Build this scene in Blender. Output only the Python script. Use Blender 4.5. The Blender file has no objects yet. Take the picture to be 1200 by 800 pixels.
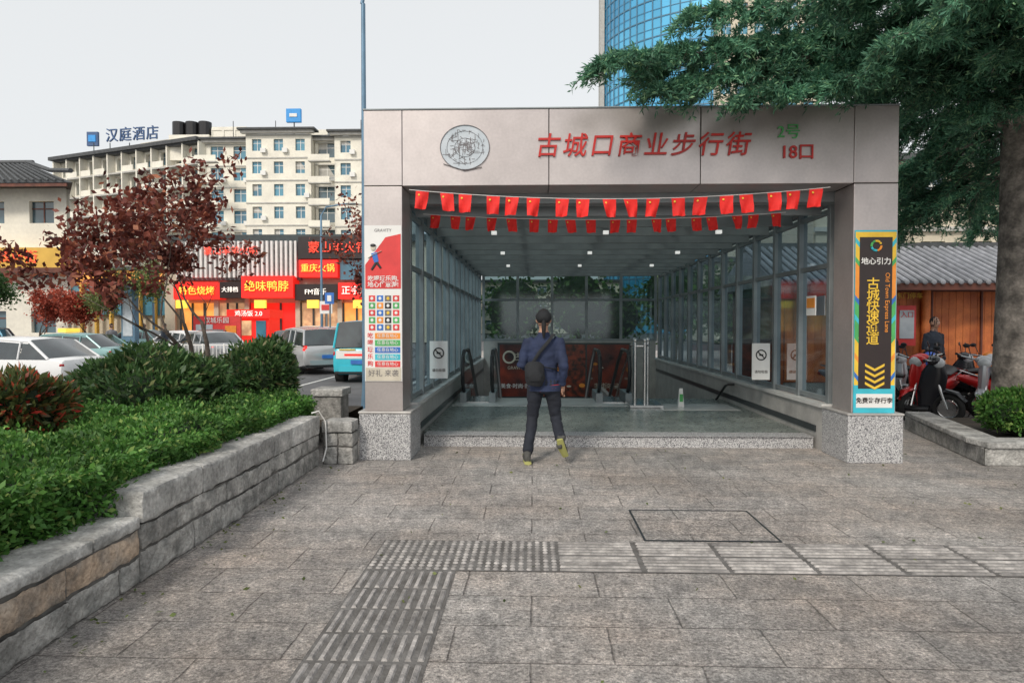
import bpy, math, random, time
import numpy as np
from mathutils import Vector, Matrix, kdtree, noise as mnoise
T0=time.time()
R=random.Random(7); NR=np.random.RandomState(7)
sc=bpy.context.scene
COL=sc.collection
rad=math.radians

# ---------------------------------------------------------------- materials
def newmat(name):
    m=bpy.data.materials.new(name); m.use_nodes=True
    return m,m.node_tree.nodes,m.node_tree.links,m.node_tree.nodes['Principled BSDF']
def c4(c): return (c[0],c[1],c[2],1)
def pm(name,a,b=None,scale=4,rough=.6,metal=0,bump=0,bscale=None,spec=.5,emit=None,es=0,island=0,stain=0):
    m,N,L,P=newmat(name)
    P.inputs['Roughness'].default_value=rough; P.inputs['Metallic'].default_value=metal
    P.inputs['Specular IOR Level'].default_value=spec
    if b is None: b=tuple(x*.8 for x in a)
    tc=N.new('ShaderNodeTexCoord'); n=N.new('ShaderNodeTexNoise'); n.inputs['Scale'].default_value=scale
    n.inputs['Detail'].default_value=5; L.new(tc.outputs['Object'],n.inputs['Vector'])
    r=N.new('ShaderNodeValToRGB'); r.color_ramp.elements[0].position=.35; r.color_ramp.elements[1].position=.65
    r.color_ramp.elements[0].color=c4(b); r.color_ramp.elements[1].color=c4(a)
    L.new(n.outputs['Fac'],r.inputs['Fac']); out=r.outputs['Color']
    def mul(o,val_socket,lo,hi,f0=0,f1=1):
        mr=N.new('ShaderNodeMapRange'); mr.inputs['To Min'].default_value=lo; mr.inputs['To Max'].default_value=hi
        mr.inputs['From Min'].default_value=f0; mr.inputs['From Max'].default_value=f1
        L.new(val_socket,mr.inputs['Value'])
        h=N.new('ShaderNodeHueSaturation'); L.new(o,h.inputs['Color']); L.new(mr.outputs[0],h.inputs['Value']); return h.outputs['Color']
    if island:
        g=N.new('ShaderNodeNewGeometry'); out=mul(out,g.outputs['Random Per Island'],1-island,1+island)
    if stain:
        for sc_ in (.9,5,32):
            n3=N.new('ShaderNodeTexNoise'); n3.inputs['Scale'].default_value=sc_; n3.inputs['Detail'].default_value=6
            L.new(tc.outputs['Object'],n3.inputs['Vector']); out=mul(out,n3.outputs['Fac'],1-stain,1+stain,.3,.7)
    L.new(out,P.inputs['Base Color'])
    if bump:
        n2=N.new('ShaderNodeTexNoise'); n2.inputs['Scale'].default_value=bscale or scale*6; n2.inputs['Detail'].default_value=5
        L.new(tc.outputs['Object'],n2.inputs['Vector'])
        bp=N.new('ShaderNodeBump'); bp.inputs['Strength'].default_value=bump; bp.inputs['Distance'].default_value=.02
        L.new(n2.outputs['Fac'],bp.inputs['Height']); L.new(bp.outputs[0],P.inputs['Normal'])
    if es:
        P.inputs['Emission Color'].default_value=c4(emit or a); P.inputs['Emission Strength'].default_value=es
    return m
def leafmat(name,a,b,c=None,rough=.55,tr=.3,cp=.93):
    m,N,L,P=newmat(name); g=N.new('ShaderNodeNewGeometry'); r=N.new('ShaderNodeValToRGB')
    r.color_ramp.elements[0].color=c4(a); r.color_ramp.elements[1].color=c4(b)
    if c:
        e=r.color_ramp.elements.new(cp); e.color=c4(b); r.color_ramp.elements[2].position=1; r.color_ramp.elements[2].color=c4(c)
    tc=N.new('ShaderNodeTexCoord'); n=N.new('ShaderNodeTexNoise'); n.inputs['Scale'].default_value=2.2; n.inputs['Detail'].default_value=3
    L.new(tc.outputs['Object'],n.inputs['Vector'])
    L.new(g.outputs['Random Per Island'],r.inputs['Fac'])
    mr=N.new('ShaderNodeMapRange'); mr.inputs['From Min'].default_value=.3; mr.inputs['From Max'].default_value=.7
    mr.inputs['To Min'].default_value=.45; mr.inputs['To Max'].default_value=1.4; L.new(n.outputs['Fac'],mr.inputs['Value'])
    h=N.new('ShaderNodeHueSaturation'); L.new(r.outputs['Color'],h.inputs['Color']); L.new(mr.outputs[0],h.inputs['Value'])
    L.new(h.outputs['Color'],P.inputs['Base Color']); P.inputs['Roughness'].default_value=rough
    P.inputs['Specular IOR Level'].default_value=.35
    t=N.new('ShaderNodeBsdfTranslucent'); L.new(h.outputs['Color'],t.inputs['Color'])
    mx=N.new('ShaderNodeMixShader'); mx.inputs[0].default_value=tr
    L.new(P.outputs[0],mx.inputs[1]); L.new(t.outputs[0],mx.inputs[2]); L.new(mx.outputs[0],N['Material Output'].inputs['Surface'])
    return m
def glassmat(name,tint,refl=.5,diff=0,dcol=(.1,.1,.1),base=.05,rough=.03):
    m,N,L,P=newmat(name); N.remove(P)
    t=N.new('ShaderNodeBsdfTransparent'); t.inputs[0].default_value=c4(tint)
    g=N.new('ShaderNodeBsdfGlossy'); g.inputs['Roughness'].default_value=rough; g.inputs['Color'].default_value=(.75,.85,.92,1)
    f=N.new('ShaderNodeFresnel'); f.inputs['IOR'].default_value=1.5
    ma=N.new('ShaderNodeMath'); ma.operation='MULTIPLY_ADD'; ma.inputs[1].default_value=refl; ma.inputs[2].default_value=base
    L.new(f.outputs[0],ma.inputs[0])
    mx=N.new('ShaderNodeMixShader'); L.new(ma.outputs[0],mx.inputs[0]); L.new(t.outputs[0],mx.inputs[1]); L.new(g.outputs[0],mx.inputs[2])
    o=mx.outputs[0]
    if diff:
        d=N.new('ShaderNodeBsdfTranslucent'); d.inputs[0].default_value=c4(dcol)
        d2=N.new('ShaderNodeBsdfDiffuse'); d2.inputs[0].default_value=c4(dcol)
        a=N.new('ShaderNodeMixShader'); a.inputs[0].default_value=.5; L.new(d.outputs[0],a.inputs[1]); L.new(d2.outputs[0],a.inputs[2])
        b=N.new('ShaderNodeMixShader'); b.inputs[0].default_value=diff; L.new(o,b.inputs[1]); L.new(a.outputs[0],b.inputs[2]); o=b.outputs[0]
    L.new(o,N['Material Output'].inputs['Surface']); return m

def paving_mat(name,a,b,mort,bw,bh,bump=.6,rough=.75,joint=.006,speck=1.0,tint=None):
    m,N,L,P=newmat(name); tc=N.new('ShaderNodeTexCoord')
    wn=N.new('ShaderNodeTexNoise'); wn.inputs['Scale'].default_value=6; wn.inputs['Detail'].default_value=2; L.new(tc.outputs['Object'],wn.inputs['Vector'])
    vm=N.new('ShaderNodeVectorMath'); vm.operation='MULTIPLY_ADD'; vm.inputs[1].default_value=(.018,.018,0); L.new(wn.outputs['Color'],vm.inputs[0]); L.new(tc.outputs['Object'],vm.inputs[2])
    br=N.new('ShaderNodeTexBrick'); br.inputs['Scale'].default_value=1; br.inputs['Brick Width'].default_value=bw; br.inputs['Row Height'].default_value=bh
    br.inputs['Mortar Size'].default_value=joint; br.inputs['Mortar Smooth'].default_value=.8; br.inputs['Bias'].default_value=0
    br.inputs['Color1'].default_value=c4(a); br.inputs['Color2'].default_value=c4(b); br.inputs['Mortar'].default_value=c4(mort)
    L.new(vm.outputs[0],br.inputs['Vector'])
    def noise(s,d,ro=.68):
        n=N.new('ShaderNodeTexNoise'); n.inputs['Scale'].default_value=s; n.inputs['Detail'].default_value=d; n.inputs['Roughness'].default_value=ro
        L.new(tc.outputs['Object'],n.inputs['Vector']); return n.outputs['Fac']
    o=br.outputs['Color']
    if tint:
        mr=N.new('ShaderNodeMapRange'); mr.inputs['From Min'].default_value=.42; mr.inputs['From Max'].default_value=.66; mr.inputs['To Max'].default_value=.85; L.new(noise(.8,7),mr.inputs['Value'])
        x=N.new('ShaderNodeMix'); x.data_type='RGBA'; x.blend_type='MULTIPLY'; L.new(mr.outputs[0],x.inputs['Factor']); L.new(o,x.inputs[6]); x.inputs[7].default_value=c4(tint); o=x.outputs[2]
    n15=noise(13,6,.75)
    for nn_,lo,hi in ((noise(.45,6),.74,1.28),(noise(3.2,6),.66,1.36),(n15,1-.5*speck,1+.55*speck),(noise(48,4),1-.65*speck,1+.8*speck),(noise(130,2),1-.4*speck,1+.5*speck)):
        mr=N.new('ShaderNodeMapRange'); mr.inputs['From Min'].default_value=.3; mr.inputs['From Max'].default_value=.7
        mr.inputs['To Min'].default_value=lo; mr.inputs['To Max'].default_value=hi; L.new(nn_,mr.inputs['Value'])
        h=N.new('ShaderNodeHueSaturation'); L.new(o,h.inputs['Color']); L.new(mr.outputs[0],h.inputs['Value']); o=h.outputs['Color']
    L.new(o,P.inputs['Base Color'])
    ad=N.new('ShaderNodeMath'); ad.operation='MULTIPLY_ADD'; ad.inputs[1].default_value=-.55
    L.new(br.outputs['Fac'],ad.inputs[0]); 
    n1=noise(30,8,.78); L.new(n1,ad.inputs[2])
    bp=N.new('ShaderNodeBump'); bp.inputs['Strength'].default_value=bump; bp.inputs['Distance'].default_value=.035
    L.new(ad.outputs[0],bp.inputs['Height']); L.new(bp.outputs[0],P.inputs['Normal'])
    mr=N.new('ShaderNodeMapRange'); mr.inputs['To Min'].default_value=rough-.4; mr.inputs['To Max'].default_value=rough+.15
    L.new(n15,mr.inputs['Value']); L.new(mr.outputs[0],P.inputs['Roughness'])
    return m
def speckle(name,light,mid,dark,scale=90,rough=.45):
    m,N,L,P=newmat(name); tc=N.new('ShaderNodeTexCoord'); v=N.new('ShaderNodeTexVoronoi'); v.inputs['Scale'].default_value=scale
    L.new(tc.outputs['Object'],v.inputs['Vector']); s=N.new('ShaderNodeSeparateColor'); L.new(v.outputs['Color'],s.inputs[0])
    r=N.new('ShaderNodeValToRGB'); r.color_ramp.interpolation='CONSTANT'
    r.color_ramp.elements[0].color=c4(dark); r.color_ramp.elements[1].color=c4(light); r.color_ramp.elements[1].position=.62
    e=r.color_ramp.elements.new(.3); e.color=c4(mid); L.new(s.outputs[0],r.inputs['Fac']); L.new(r.outputs[0],P.inputs['Base Color'])
    P.inputs['Roughness'].default_value=rough; return m

M={}
M['pave']=paving_mat('stone_paving',(.40,.378,.362),(.345,.33,.318),(.23,.215,.205),.80,.40,bump=1.0,joint=.007,tint=(.86,.77,.70))
M['tact']=pm('tactile_stone',(.38,.36,.345),(.22,.21,.205),9,.7,bump=.6,bscale=60,island=.22,stain=.25)
M['tactb']=pm('tactile_base',(.16,.155,.15),(.09,.085,.08),7,.85,bump=.6,bscale=40)
M['asph']=pm('asphalt',(.13,.13,.135),(.09,.09,.095),1.2,.8,bump=.4,bscale=60)
M['kerb']=pm('kerb_granite',(.34,.33,.31),(.25,.24,.23),5,.7,bump=.3,island=.1)
M['line']=pm('road_paint',(.7,.7,.68),(.5,.5,.48),8,.6)
M['soil']=pm('soil',(.06,.045,.03),(.03,.025,.018),6,.95,bump=.6)
M['stone']=pm('wall_stone',(.42,.41,.39),(.23,.23,.22),7,.9,bump=1,bscale=45,island=.24,stain=.28)
M['stoneb']=pm('wall_stone_brown',(.50,.38,.28),(.30,.26,.22),7,.9,bump=1,bscale=45,island=.25,stain=.3)
M['cope']=pm('coping_stone',(.45,.445,.43),(.28,.28,.27),6,.85,bump=.8,bscale=45,island=.14,stain=.28)
M['gran']=speckle('speckled_granite',(.56,.56,.56),(.34,.34,.35),(.12,.12,.13),130)
M['step']=paving_mat('polished_granite',(.18,.20,.185),(.13,.15,.14),(.06,.06,.06),.6,.6,.05,.42,.005,.5)
M['marb']=pm('pale_marble',(.62,.62,.60),(.5,.5,.49),3,.25)
M['skirt']=pm('dark_skirting',(.03,.035,.04),None,3,.3)
M['wallst']=pm('wainscot',(.42,.41,.39),(.32,.31,.30),3,.35,stain=.08)
M['steel']=pm('champagne_panel',(.55,.50,.485),(.46,.415,.405),.7,.30,metal=.6,stain=.05)
M['core']=pm('joint_dark',(.03,.03,.03))
M['mort']=pm('mortar',(.17,.165,.155),(.09,.085,.08),9,.95)
M['frame']=pm('steel_frame',(.26,.29,.30),(.20,.22,.23),3,.4,metal=.4)
M['frameD']=pm('dark_frame',(.06,.075,.08),None,3,.4,metal=.3)
M['ss']=pm('stainless',(.6,.6,.6),(.5,.5,.5),5,.22,metal=1)
M['glass']=glassmat('canopy_glass',(.36,.49,.56),.38,base=.09,rough=.06)
M['glassb']=glassmat('end_wall_glass',(.24,.33,.34),.5,base=.10,rough=.08)
M['glassr']=glassmat('roof_glass',(.40,.49,.50),.3,.5,(.30,.37,.36))
M['rglass']=glassmat('rail_glass',(.8,.88,.86),.5)
M['red']=pm('red_letters',(.52,.018,.012),(.42,.015,.012),5,.35)
M['redflag']=pm('flag_red',(.82,.020,.015),(.68,.015,.012),9,.7)
M['yel']=pm('yellow',(.85,.55,.05),None,5,.5)
M['grn']=pm('green_paint',(.08,.42,.12),None,5,.5)
M['white']=pm('white_paint',(.78,.78,.76),(.7,.7,.69),3,.5)
M['black']=pm('black_plastic',(.018,.018,.02),None,5,.4)
M['rub']=pm('rubber',(.02,.02,.02),None,9,.85)
M['cyan']=pm('cyan_print',(.05,.5,.62),None,5,.5)
M['blue']=pm('blue_print',(.04,.17,.55),None,5,.5)
M['org']=pm('orange_print',(.85,.30,.04),None,5,.5)
M['pink']=pm('red_print',(.72,.05,.05),None,5,.5)
M['beige']=pm('beige_print',(.6,.55,.45),None,5,.5)
M['engr']=pm('engraved_grey',(.16,.15,.16),None,5,.5)
M['logof']=pm('logo_face',(.52,.57,.62),(.42,.48,.53),5,.5)
M['bark']=pm('bark',(.14,.115,.095),(.07,.055,.045),9,.95,bump=1,bscale=24)
M['bark2']=pm('bark_cedar',(.28,.25,.22),(.10,.09,.08),7,.95,bump=1,bscale=20,stain=.25)
M['hotel']=pm('hotel_render',(.83,.80,.70),(.74,.71,.63),.5,.8,stain=.06)
M['hotelg']=pm('hotel_trim',(.50,.49,.46),None,2,.7)
M['win']=pm('window_glass',(.10,.17,.21),(.04,.07,.09),.35,.12,spec=.9)
M['winb']=pm('window_glass_blue',(.08,.28,.40),(.04,.13,.20),.35,.12,spec=.9)
M['tile']=pm('roof_tile_dark',(.085,.09,.095),(.05,.055,.06),3,.7)
M['tileg']=pm('roof_tile_grey',(.32,.33,.36),(.21,.22,.24),4,.7,island=.2)
M['wood']=pm('red_wood',(.60,.18,.05),(.40,.10,.03),3,.6,island=.14,stain=.1)
M['woodd']=pm('dark_wood',(.16,.05,.03),(.09,.03,.02),3,.6)
M['bldg']=pm('beige_building',(.60,.54,.43),(.52,.47,.37),.8,.85,stain=.06)
M['bldy']=pm('ochre_wall',(.76,.48,.10),(.62,.38,.08),1,.8)
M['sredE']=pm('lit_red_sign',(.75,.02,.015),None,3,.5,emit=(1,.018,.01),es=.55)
M['sblk']=pm('sign_black',(.03,.02,.02),None,3,.4)
M['swhE']=pm('lit_white',(.9,.9,.85),None,3,.5,emit=(1,.95,.85),es=.7)
M['shin']=pm('lit_shop_interior',(.8,.55,.3),(.25,.12,.08),1.3,.5,emit=(1,.55,.28),es=.3)
M['syeE']=pm('lit_yellow',(.9,.6,.1),None,3,.5,emit=(1,.6,.06),es=.9)
M['sreE']=pm('lit_red_text',(.9,.1,.05),None,3,.5,emit=(1,.04,.02),es=.9)
M['sorE']=pm('lit_orange',(.9,.4,.1),(.5,.2,.06),1.5,.5,emit=(1,.42,.08),es=.6)
M['lampE']=pm('ceiling_lamp',(.9,.9,.9),None,3,.5,emit=(1,1,.95),es=.5)
M['sblue']=pm('roof_sign_blue',(.05,.11,.25),None,3,.5)
M['sblu2']=pm('roof_sign_blue_lit',(.03,.25,.6),None,3,.5,emit=(.05,.4,.9),es=.2)
M['tow']=pm('tower_glass',(.12,.50,.76),(.05,.32,.58),.05,.1,spec=1,metal=.3,island=.14)
M['towf']=pm('tower_mullion',(.08,.20,.30),None,1,.4)
M['pole']=pm('lamp_pole_paint',(.14,.25,.36),None,3,.45,metal=.3)
M['adv']=pm('advert_print',(.20,.03,.015),(.012,.012,.016),1.6,.3,stain=.2)
M['advr']=pm('advert_red',(.26,.045,.02),(.03,.015,.012),7,.3,stain=.2)
M['lf_hedge']=leafmat('hedge_leaf',(.035,.115,.02),(.11,.26,.05),(.30,.40,.11),cp=.87)
M['lf_bush']=leafmat('bush_leaf',(.03,.08,.028),(.10,.18,.06),(.25,.22,.11),cp=.88,rough=.4)
M['lf_phot']=leafmat('photinia_leaf',(.05,.08,.03),(.12,.15,.05),(.62,.05,.045),cp=.68,rough=.4)
M['lf_red']=leafmat('plum_leaf',(.09,.020,.018),(.26,.070,.045),(.46,.18,.10),cp=.85)
M['lf_cedar']=leafmat('cedar_needle',(.04,.13,.085),(.14,.33,.20),(.32,.52,.27),tr=.3,cp=.85)
M['lf_green']=leafmat('tree_leaf',(.03,.08,.025),(.10,.19,.05))
M['lf_yel']=leafmat('tree_leaf_pale',(.10,.15,.05),(.24,.27,.09))
M['lf_mapl']=leafmat('maple_leaf',(.30,.05,.03),(.52,.12,.07))
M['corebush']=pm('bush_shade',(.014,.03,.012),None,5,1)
def paint(n,c,metal=.3): return pm(n,c,tuple(x*.93 for x in c),2,.22,metal=metal,spec=.6)
P_={'silver':paint('car_silver',(.52,.53,.54),.5),'white':paint('car_white',(.76,.77,.78),0),'teal':paint('car_teal',(.22,.38,.38)),
 'cyan':paint('van_cyan',(.05,.50,.62),0),'dark':paint('car_dark',(.04,.045,.055)),'red':paint('moto_red',(.6,.02,.02),.1),'blue':paint('moto_blue',(.03,.12,.55),.1),
 'black':paint('moto_black',(.02,.02,.025),.1),'grey':paint('moto_grey',(.45,.46,.48)),'orange':paint('moto_orange',(.75,.25,.04),0)}
M['tail']=pm('tail_lamp',(.40,.02,.02),None,3,.2)
M['tailE']=pm('tail_lamp_lit',(.6,.02,.02),None,3,.2,emit=(1,.03,.02),es=.8)
M['head']=pm('head_lamp',(.6,.62,.64),None,3,.1)
M['cglass']=pm('car_glass',(.04,.055,.06),(.02,.025,.03),2,.06,spec=1)

# ---------------------------------------------------------------- mesh builder
class MB:
    def __init__(s,name): s.name=name; s.v=[]; s.f=[]; s.m=[]; s.mats=[]
    def mi(s,mat):
        if isinstance(mat,str): mat=M[mat]
        if mat not in s.mats: s.mats.append(mat)
        return s.mats.index(mat)
    def poly(s,pts,mat):
        b=len(s.v); s.v+= [tuple(p) for p in pts]; s.f.append(tuple(range(b,b+len(pts)))); s.m.append(s.mi(mat))
    def box(s,x0,x1,y0,y1,z0,z1,mat):
        s.hexa([(x0,y0,z0),(x1,y0,z0),(x1,y1,z0),(x0,y1,z0),(x0,y0,z1),(x1,y0,z1),(x1,y1,z1),(x0,y1,z1)],mat)
    def hexa(s,pts,mat):
        b=len(s.v); s.v+=[tuple(p) for p in pts]; k=s.mi(mat)
        for f in ((0,3,2,1),(4,5,6,7),(0,1,5,4),(1,2,6,5),(2,3,7,6),(3,0,4,7)):
            s.f.append(tuple(b+i for i in f)); s.m.append(k)
    def rblock(s,x0,x1,y0,y1,z0,z1,mat,res=.02,amp=.010,top=True):
        k=s.mi(mat); lo=(x0,y0,z0); hi=(x1,y1,z1); nn_=[max(2,int(round((hi[i]-lo[i])/res))) for i in range(3)]; D={}
        nn_[0]=min(nn_[0],8)
        def vid(p):
            key=(round(p[0],4),round(p[1],4),round(p[2],4))
            if key in D: return D[key]
            q=Vector(p)
            near=[min(p[i]-lo[i],hi[i]-p[i])<res*.7 for i in range(3)]
            if sum(near)>=2:
                w_=.007*(1+1.5*max(0,mnoise.noise(Vector(p)*7)))
                for i in range(3):
                    if near[i]: q[i]+= w_ if (lo[i]+hi[i])/2>q[i] else -w_
            q+=mnoise.noise_vector(Vector(p)*8)*amp+mnoise.noise_vector(Vector(p)*26)*amp*.7
            s.v.append(tuple(q)); D[key]=len(s.v)-1; return D[key]
        for ax,side in ((0,1),(1,0),(1,1),(2,1)) if top else ((0,1),(1,0),(1,1)):
            a,b=[i for i in range(3) if i!=ax]
            for i in range(nn_[a]):
                for j in range(nn_[b]):
                    f=[]
                    for di,dj in((0,0),(1,0),(1,1),(0,1)):
                        p=[0,0,0]; p[ax]=(lo,hi)[side][ax]; p[a]=lo[a]+(hi[a]-lo[a])*(i+di)/nn_[a]; p[b]=lo[b]+(hi[b]-lo[b])*(j+dj)/nn_[b]; f.append(vid(p))
                    s.f.append(tuple(f)); s.m.append(k)
    def rings(s,rings,mat,caps=True,closed=True,mf=None):
        b=len(s.v); n=len(rings[0]); k=s.mi(mat) if mat else 0
        for r in rings: s.v+=[tuple(p) for p in r]
        for i in range(len(rings)-1):
            for j in range(n if closed else n-1):
                j2=(j+1)%n
                s.f.append((b+i*n+j,b+i*n+j2,b+(i+1)*n+j2,b+(i+1)*n+j)); s.m.append(s.mi(mf(i,j)) if mf else k)
        if caps:
            kk=s.mi(mf(0,0)) if mf and not mat else k
            s.f.append(tuple(b+j for j in range(n))[::-1]); s.m.append(kk)
            s.f.append(tuple(b+(len(rings)-1)*n+j for j in range(n))); s.m.append(kk)
    def tube(s,pts,rs,mat,n=8,caps=True,dense=0):
        pts=[Vector(p) for p in pts]
        if not isinstance(rs,(list,tuple)): rs=[rs]*len(pts)
        rs=[(r,r) if not isinstance(r,(tuple,list)) else r for r in rs]
        if dense:
            P=[];Q=[]
            for i in range(len(pts)-1):
                k=max(1,int((pts[i+1]-pts[i]).length/dense))
                for t in range(k):
                    u=t/k; P.append(pts[i].lerp(pts[i+1],u)); Q.append((rs[i][0]*(1-u)+rs[i+1][0]*u,rs[i][1]*(1-u)+rs[i+1][1]*u))
            P.append(pts[-1]);Q.append(rs[-1]); pts,rs=P,Q
        rg=[]
        for i,p in enumerate(pts):
            d=(pts[min(i+1,len(pts)-1)]-pts[max(i-1,0)])
            if d.length<1e-9: d=Vector((0,0,1))
            d.normalize()
            if abs(d.z)>.6: ref=Vector((1,0,0)); a=(ref-d*ref.dot(d)).normalized(); b=d.cross(a)
            else: a=d.cross(Vector((0,0,1))).normalized(); b=a.cross(d)
            rg.append([p+a*(math.cos(2*math.pi*j/n)*rs[i][0])+b*(math.sin(2*math.pi*j/n)*rs[i][1]) for j in range(n)])
        s.rings(rg,mat,caps)
    def ell(s,c,r,mat,nu=12,nv=8,rot=None):
        c=Vector(c); r=r if isinstance(r,(tuple,list)) else (r,r,r); rg=[]
        for i in range(nv+1):
            th=math.pi*(i/nv); th=min(max(th,.06),math.pi-.06)
            ring=[]
            for j in range(nu):
                ph=2*math.pi*j/nu; p=Vector((r[0]*math.sin(th)*math.cos(ph),r[1]*math.sin(th)*math.sin(ph),r[2]*math.cos(th)))
                if rot: p=rot@p
                ring.append(c+p)
            rg.append(ring)
        s.rings(rg,mat,True)
    def torus(s,c,R_,r,mat,axis='y',n=20,k=8):
        rg=[]
        for i in range(n+1):
            a=2*math.pi*i/n; ring=[]
            for j in range(k):
                b=2*math.pi*j/k; q=R_+r*math.cos(b); h=r*math.sin(b)
                p={'y':(q*math.cos(a),h,q*math.sin(a)),'x':(h,q*math.cos(a),q*math.sin(a)),'z':(q*math.cos(a),q*math.sin(a),h)}[axis]
                ring.append((c[0]+p[0],c[1]+p[1],c[2]+p[2]))
            rg.append(ring)
        s.rings(rg,mat,False)
    def build(s,parent=None,loc=(0,0,0),rz=0,smooth=None,bevel=0,sc_=1):
        me=bpy.data.meshes.new(s.name); me.from_pydata(s.v,[],s.f)
        for m in s.mats: me.materials.append(m)
        me.polygons.foreach_set('material_index',s.m)
        if smooth is not None:
            me.polygons.foreach_set('use_smooth',[True]*len(s.f)); me.update(); me.set_sharp_from_angle(angle=rad(smooth))
        me.update(); o=bpy.data.objects.new(s.name,me); COL.objects.link(o)
        o.location=loc; o.rotation_euler=(0,0,rz); o.scale=(sc_,)*3
        if parent: o.parent=parent
        if bevel:
            b=o.modifiers.new('bevel','BEVEL'); b.width=bevel; b.segments=2; b.limit_method='ANGLE'; b.angle_limit=rad(50)
        return o
def empty(name,loc=(0,0,0),rz=0):
    o=bpy.data.objects.new(name,None); COL.objects.link(o); o.location=loc; o.rotation_euler=(0,0,rz); return o
def text(body,size,loc,mat,parent=None,name='lettering',rot=(90,0,0),ext=.004,off=0,align='CENTER',sx=1,shear=0,sp=1,lsp=1):
    cu=bpy.data.curves.new(name,'FONT'); cu.body=body; cu.size=size; cu.extrude=ext; cu.offset=off; cu.align_x=align; cu.align_y='CENTER'
    cu.shear=shear; cu.space_character=sp; cu.space_line=lsp
    cu.materials.append(M[mat] if isinstance(mat,str) else mat)
    o=bpy.data.objects.new(name,cu); COL.objects.link(o); o.location=loc; o.rotation_euler=[rad(a) for a in rot]; o.scale=(sx,1,1)
    if parent: o.parent=parent
    return o
def leafmesh(name,C,Ln,Wd,mat,D=None,parent=None,flat=0):
    C=np.asarray(C,dtype=np.float64); n=len(C)
    if D is None: D=NR.normal(size=(n,3)); D[:,2]*=(1-flat)
    D=D/np.linalg.norm(D,axis=1)[:,None]
    Q=NR.normal(size=(n,3)); S=np.cross(D,Q); S/=np.linalg.norm(S,axis=1)[:,None]
    l=Ln*(.65+.7*NR.rand(n))[:,None]; w=Wd*(.65+.7*NR.rand(n))[:,None]
    V=np.stack([C,C+D*l*.5+S*w*.5,C+D*l,C+D*l*.5-S*w*.5],axis=1).reshape(-1,3)
    me=bpy.data.meshes.new(name); me.vertices.add(4*n); me.vertices.foreach_set('co',V.ravel())
    me.loops.add(4*n); me.loops.foreach_set('vertex_index',np.arange(4*n,dtype=np.int32))
    me.polygons.add(n); me.polygons.foreach_set('loop_start',np.arange(0,4*n,4,dtype=np.int32)); me.polygons.foreach_set('loop_total',np.full(n,4,dtype=np.int32))
    me.materials.append(M[mat]); me.update(calc_edges=True)
    o=bpy.data.objects.new(name,me); COL.objects.link(o)
    if parent: o.parent=parent
    return o

# ---------------------------------------------------------------- world, sun, camera
w=bpy.data.worlds.new('World'); sc.world=w; w.use_nodes=True; N=w.node_tree.nodes; L=w.node_tree.links
bg=N['Background']; sky=N.new('ShaderNodeTexSky'); sky.sky_type='NISHITA'; sky.sun_disc=False
sky.sun_elevation=rad(38); sky.sun_rotation=rad(205); sky.air_density=1; sky.dust_density=4; sky.ozone_density=1
hs=N.new('ShaderNodeHueSaturation'); hs.inputs['Saturation'].default_value=.45; L.new(sky.outputs[0],hs.inputs['Color'])
mx=N.new('ShaderNodeMix'); mx.data_type='RGBA'; mx.inputs['Factor'].default_value=.70
L.new(hs.outputs[0],mx.inputs[6]); mx.inputs[7].default_value=(7.9,8.05,8.05,1); L.new(mx.outputs[2],bg.inputs['Color'])
bg.inputs['Strength'].default_value=.130
sd=bpy.data.lights.new('sun','SUN'); sd.energy=2.1; sd.angle=rad(11); sd.color=(1,.91,.79)
so=bpy.data.objects.new('sun',sd); COL.objects.link(so); so.rotation_euler=Vector((.42,.9,-.8)).to_track_quat('-Z','Y').to_euler()
cam=bpy.data.cameras.new('camera'); co=bpy.data.objects.new('camera',cam); COL.objects.link(co); sc.camera=co
co.location=(0,0,1.6); co.rotation_euler=(rad(90-1.43),0,rad(1.79)); cam.lens=24; cam.sensor_width=36; cam.clip_end=2000; cam.clip_start=.05
sc.view_settings.view_transform='Standard'; sc.view_settings.look='None'; sc.view_settings.exposure=0

# ---------------------------------------------------------------- ground
g=MB('ground')
def sheet(mb,x0,x1,y0,y1,z,mat): mb.poly([(x0,y0,z),(x1,y0,z),(x1,y1,z),(x0,y1,z)],mat)
HX0,HX1,HY0,HY1=-1.5,3.65,13.4,20.5
sheet(g,-500,HX0,-60,900,-.12,'asph'); sheet(g,HX1,500,-60,900,-.12,'asph'); sheet(g,HX0,HX1,-60,HY0,-.12,'asph'); sheet(g,HX0,HX1,HY1,900,-.12,'asph'); g.build()
g=MB('plaza_pavement')
sheet(g,-7.5,45,-10,11,0,'pave'); sheet(g,-2.9,HX0,11,42,0,'pave'); sheet(g,HX1,45,11,42,0,'pave'); sheet(g,HX0,HX1,11,HY0,0,'pave'); sheet(g,HX0,HX1,HY1,42,0,'pave'); g.build()
k=MB('kerb')
y=-10
while y<11: k.box(-7.66,-7.5,y,y+.98,-.12,.012,'kerb'); y+=1
x=-7.5
while x<-3.1: k.box(x,x+.98,11,11.16,-.12,.012,'kerb'); x+=1
y=11.2
while y<42: k.box(-3.06,-2.9,y,y+.98,-.12,.012,'kerb'); y+=1
k.build(bevel=.01)
r=MB('road_markings')
for i in range(12): sheet(r,-9.0,-8.85,12+i*5,14.5+i*5,-.116,'line')
for i in range(12): sheet(r,-14-.15,-14,-2+i*6,1+i*6,-.116,'line')
for i in range(10): sheet(r,-22+i*1.0,-21.5+i*1.0,31,34,-.116,'line')
sheet(r,-3.6,-3.45,12,40,-.116,'line'); sheet(r,-6.6,-6.48,12,30,-.116,'line'); r.build()
fp=MB('far_pavement')
fp.box(-60,-12,54,60,-.12,0.02,'kerb'); fp.build()

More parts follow.
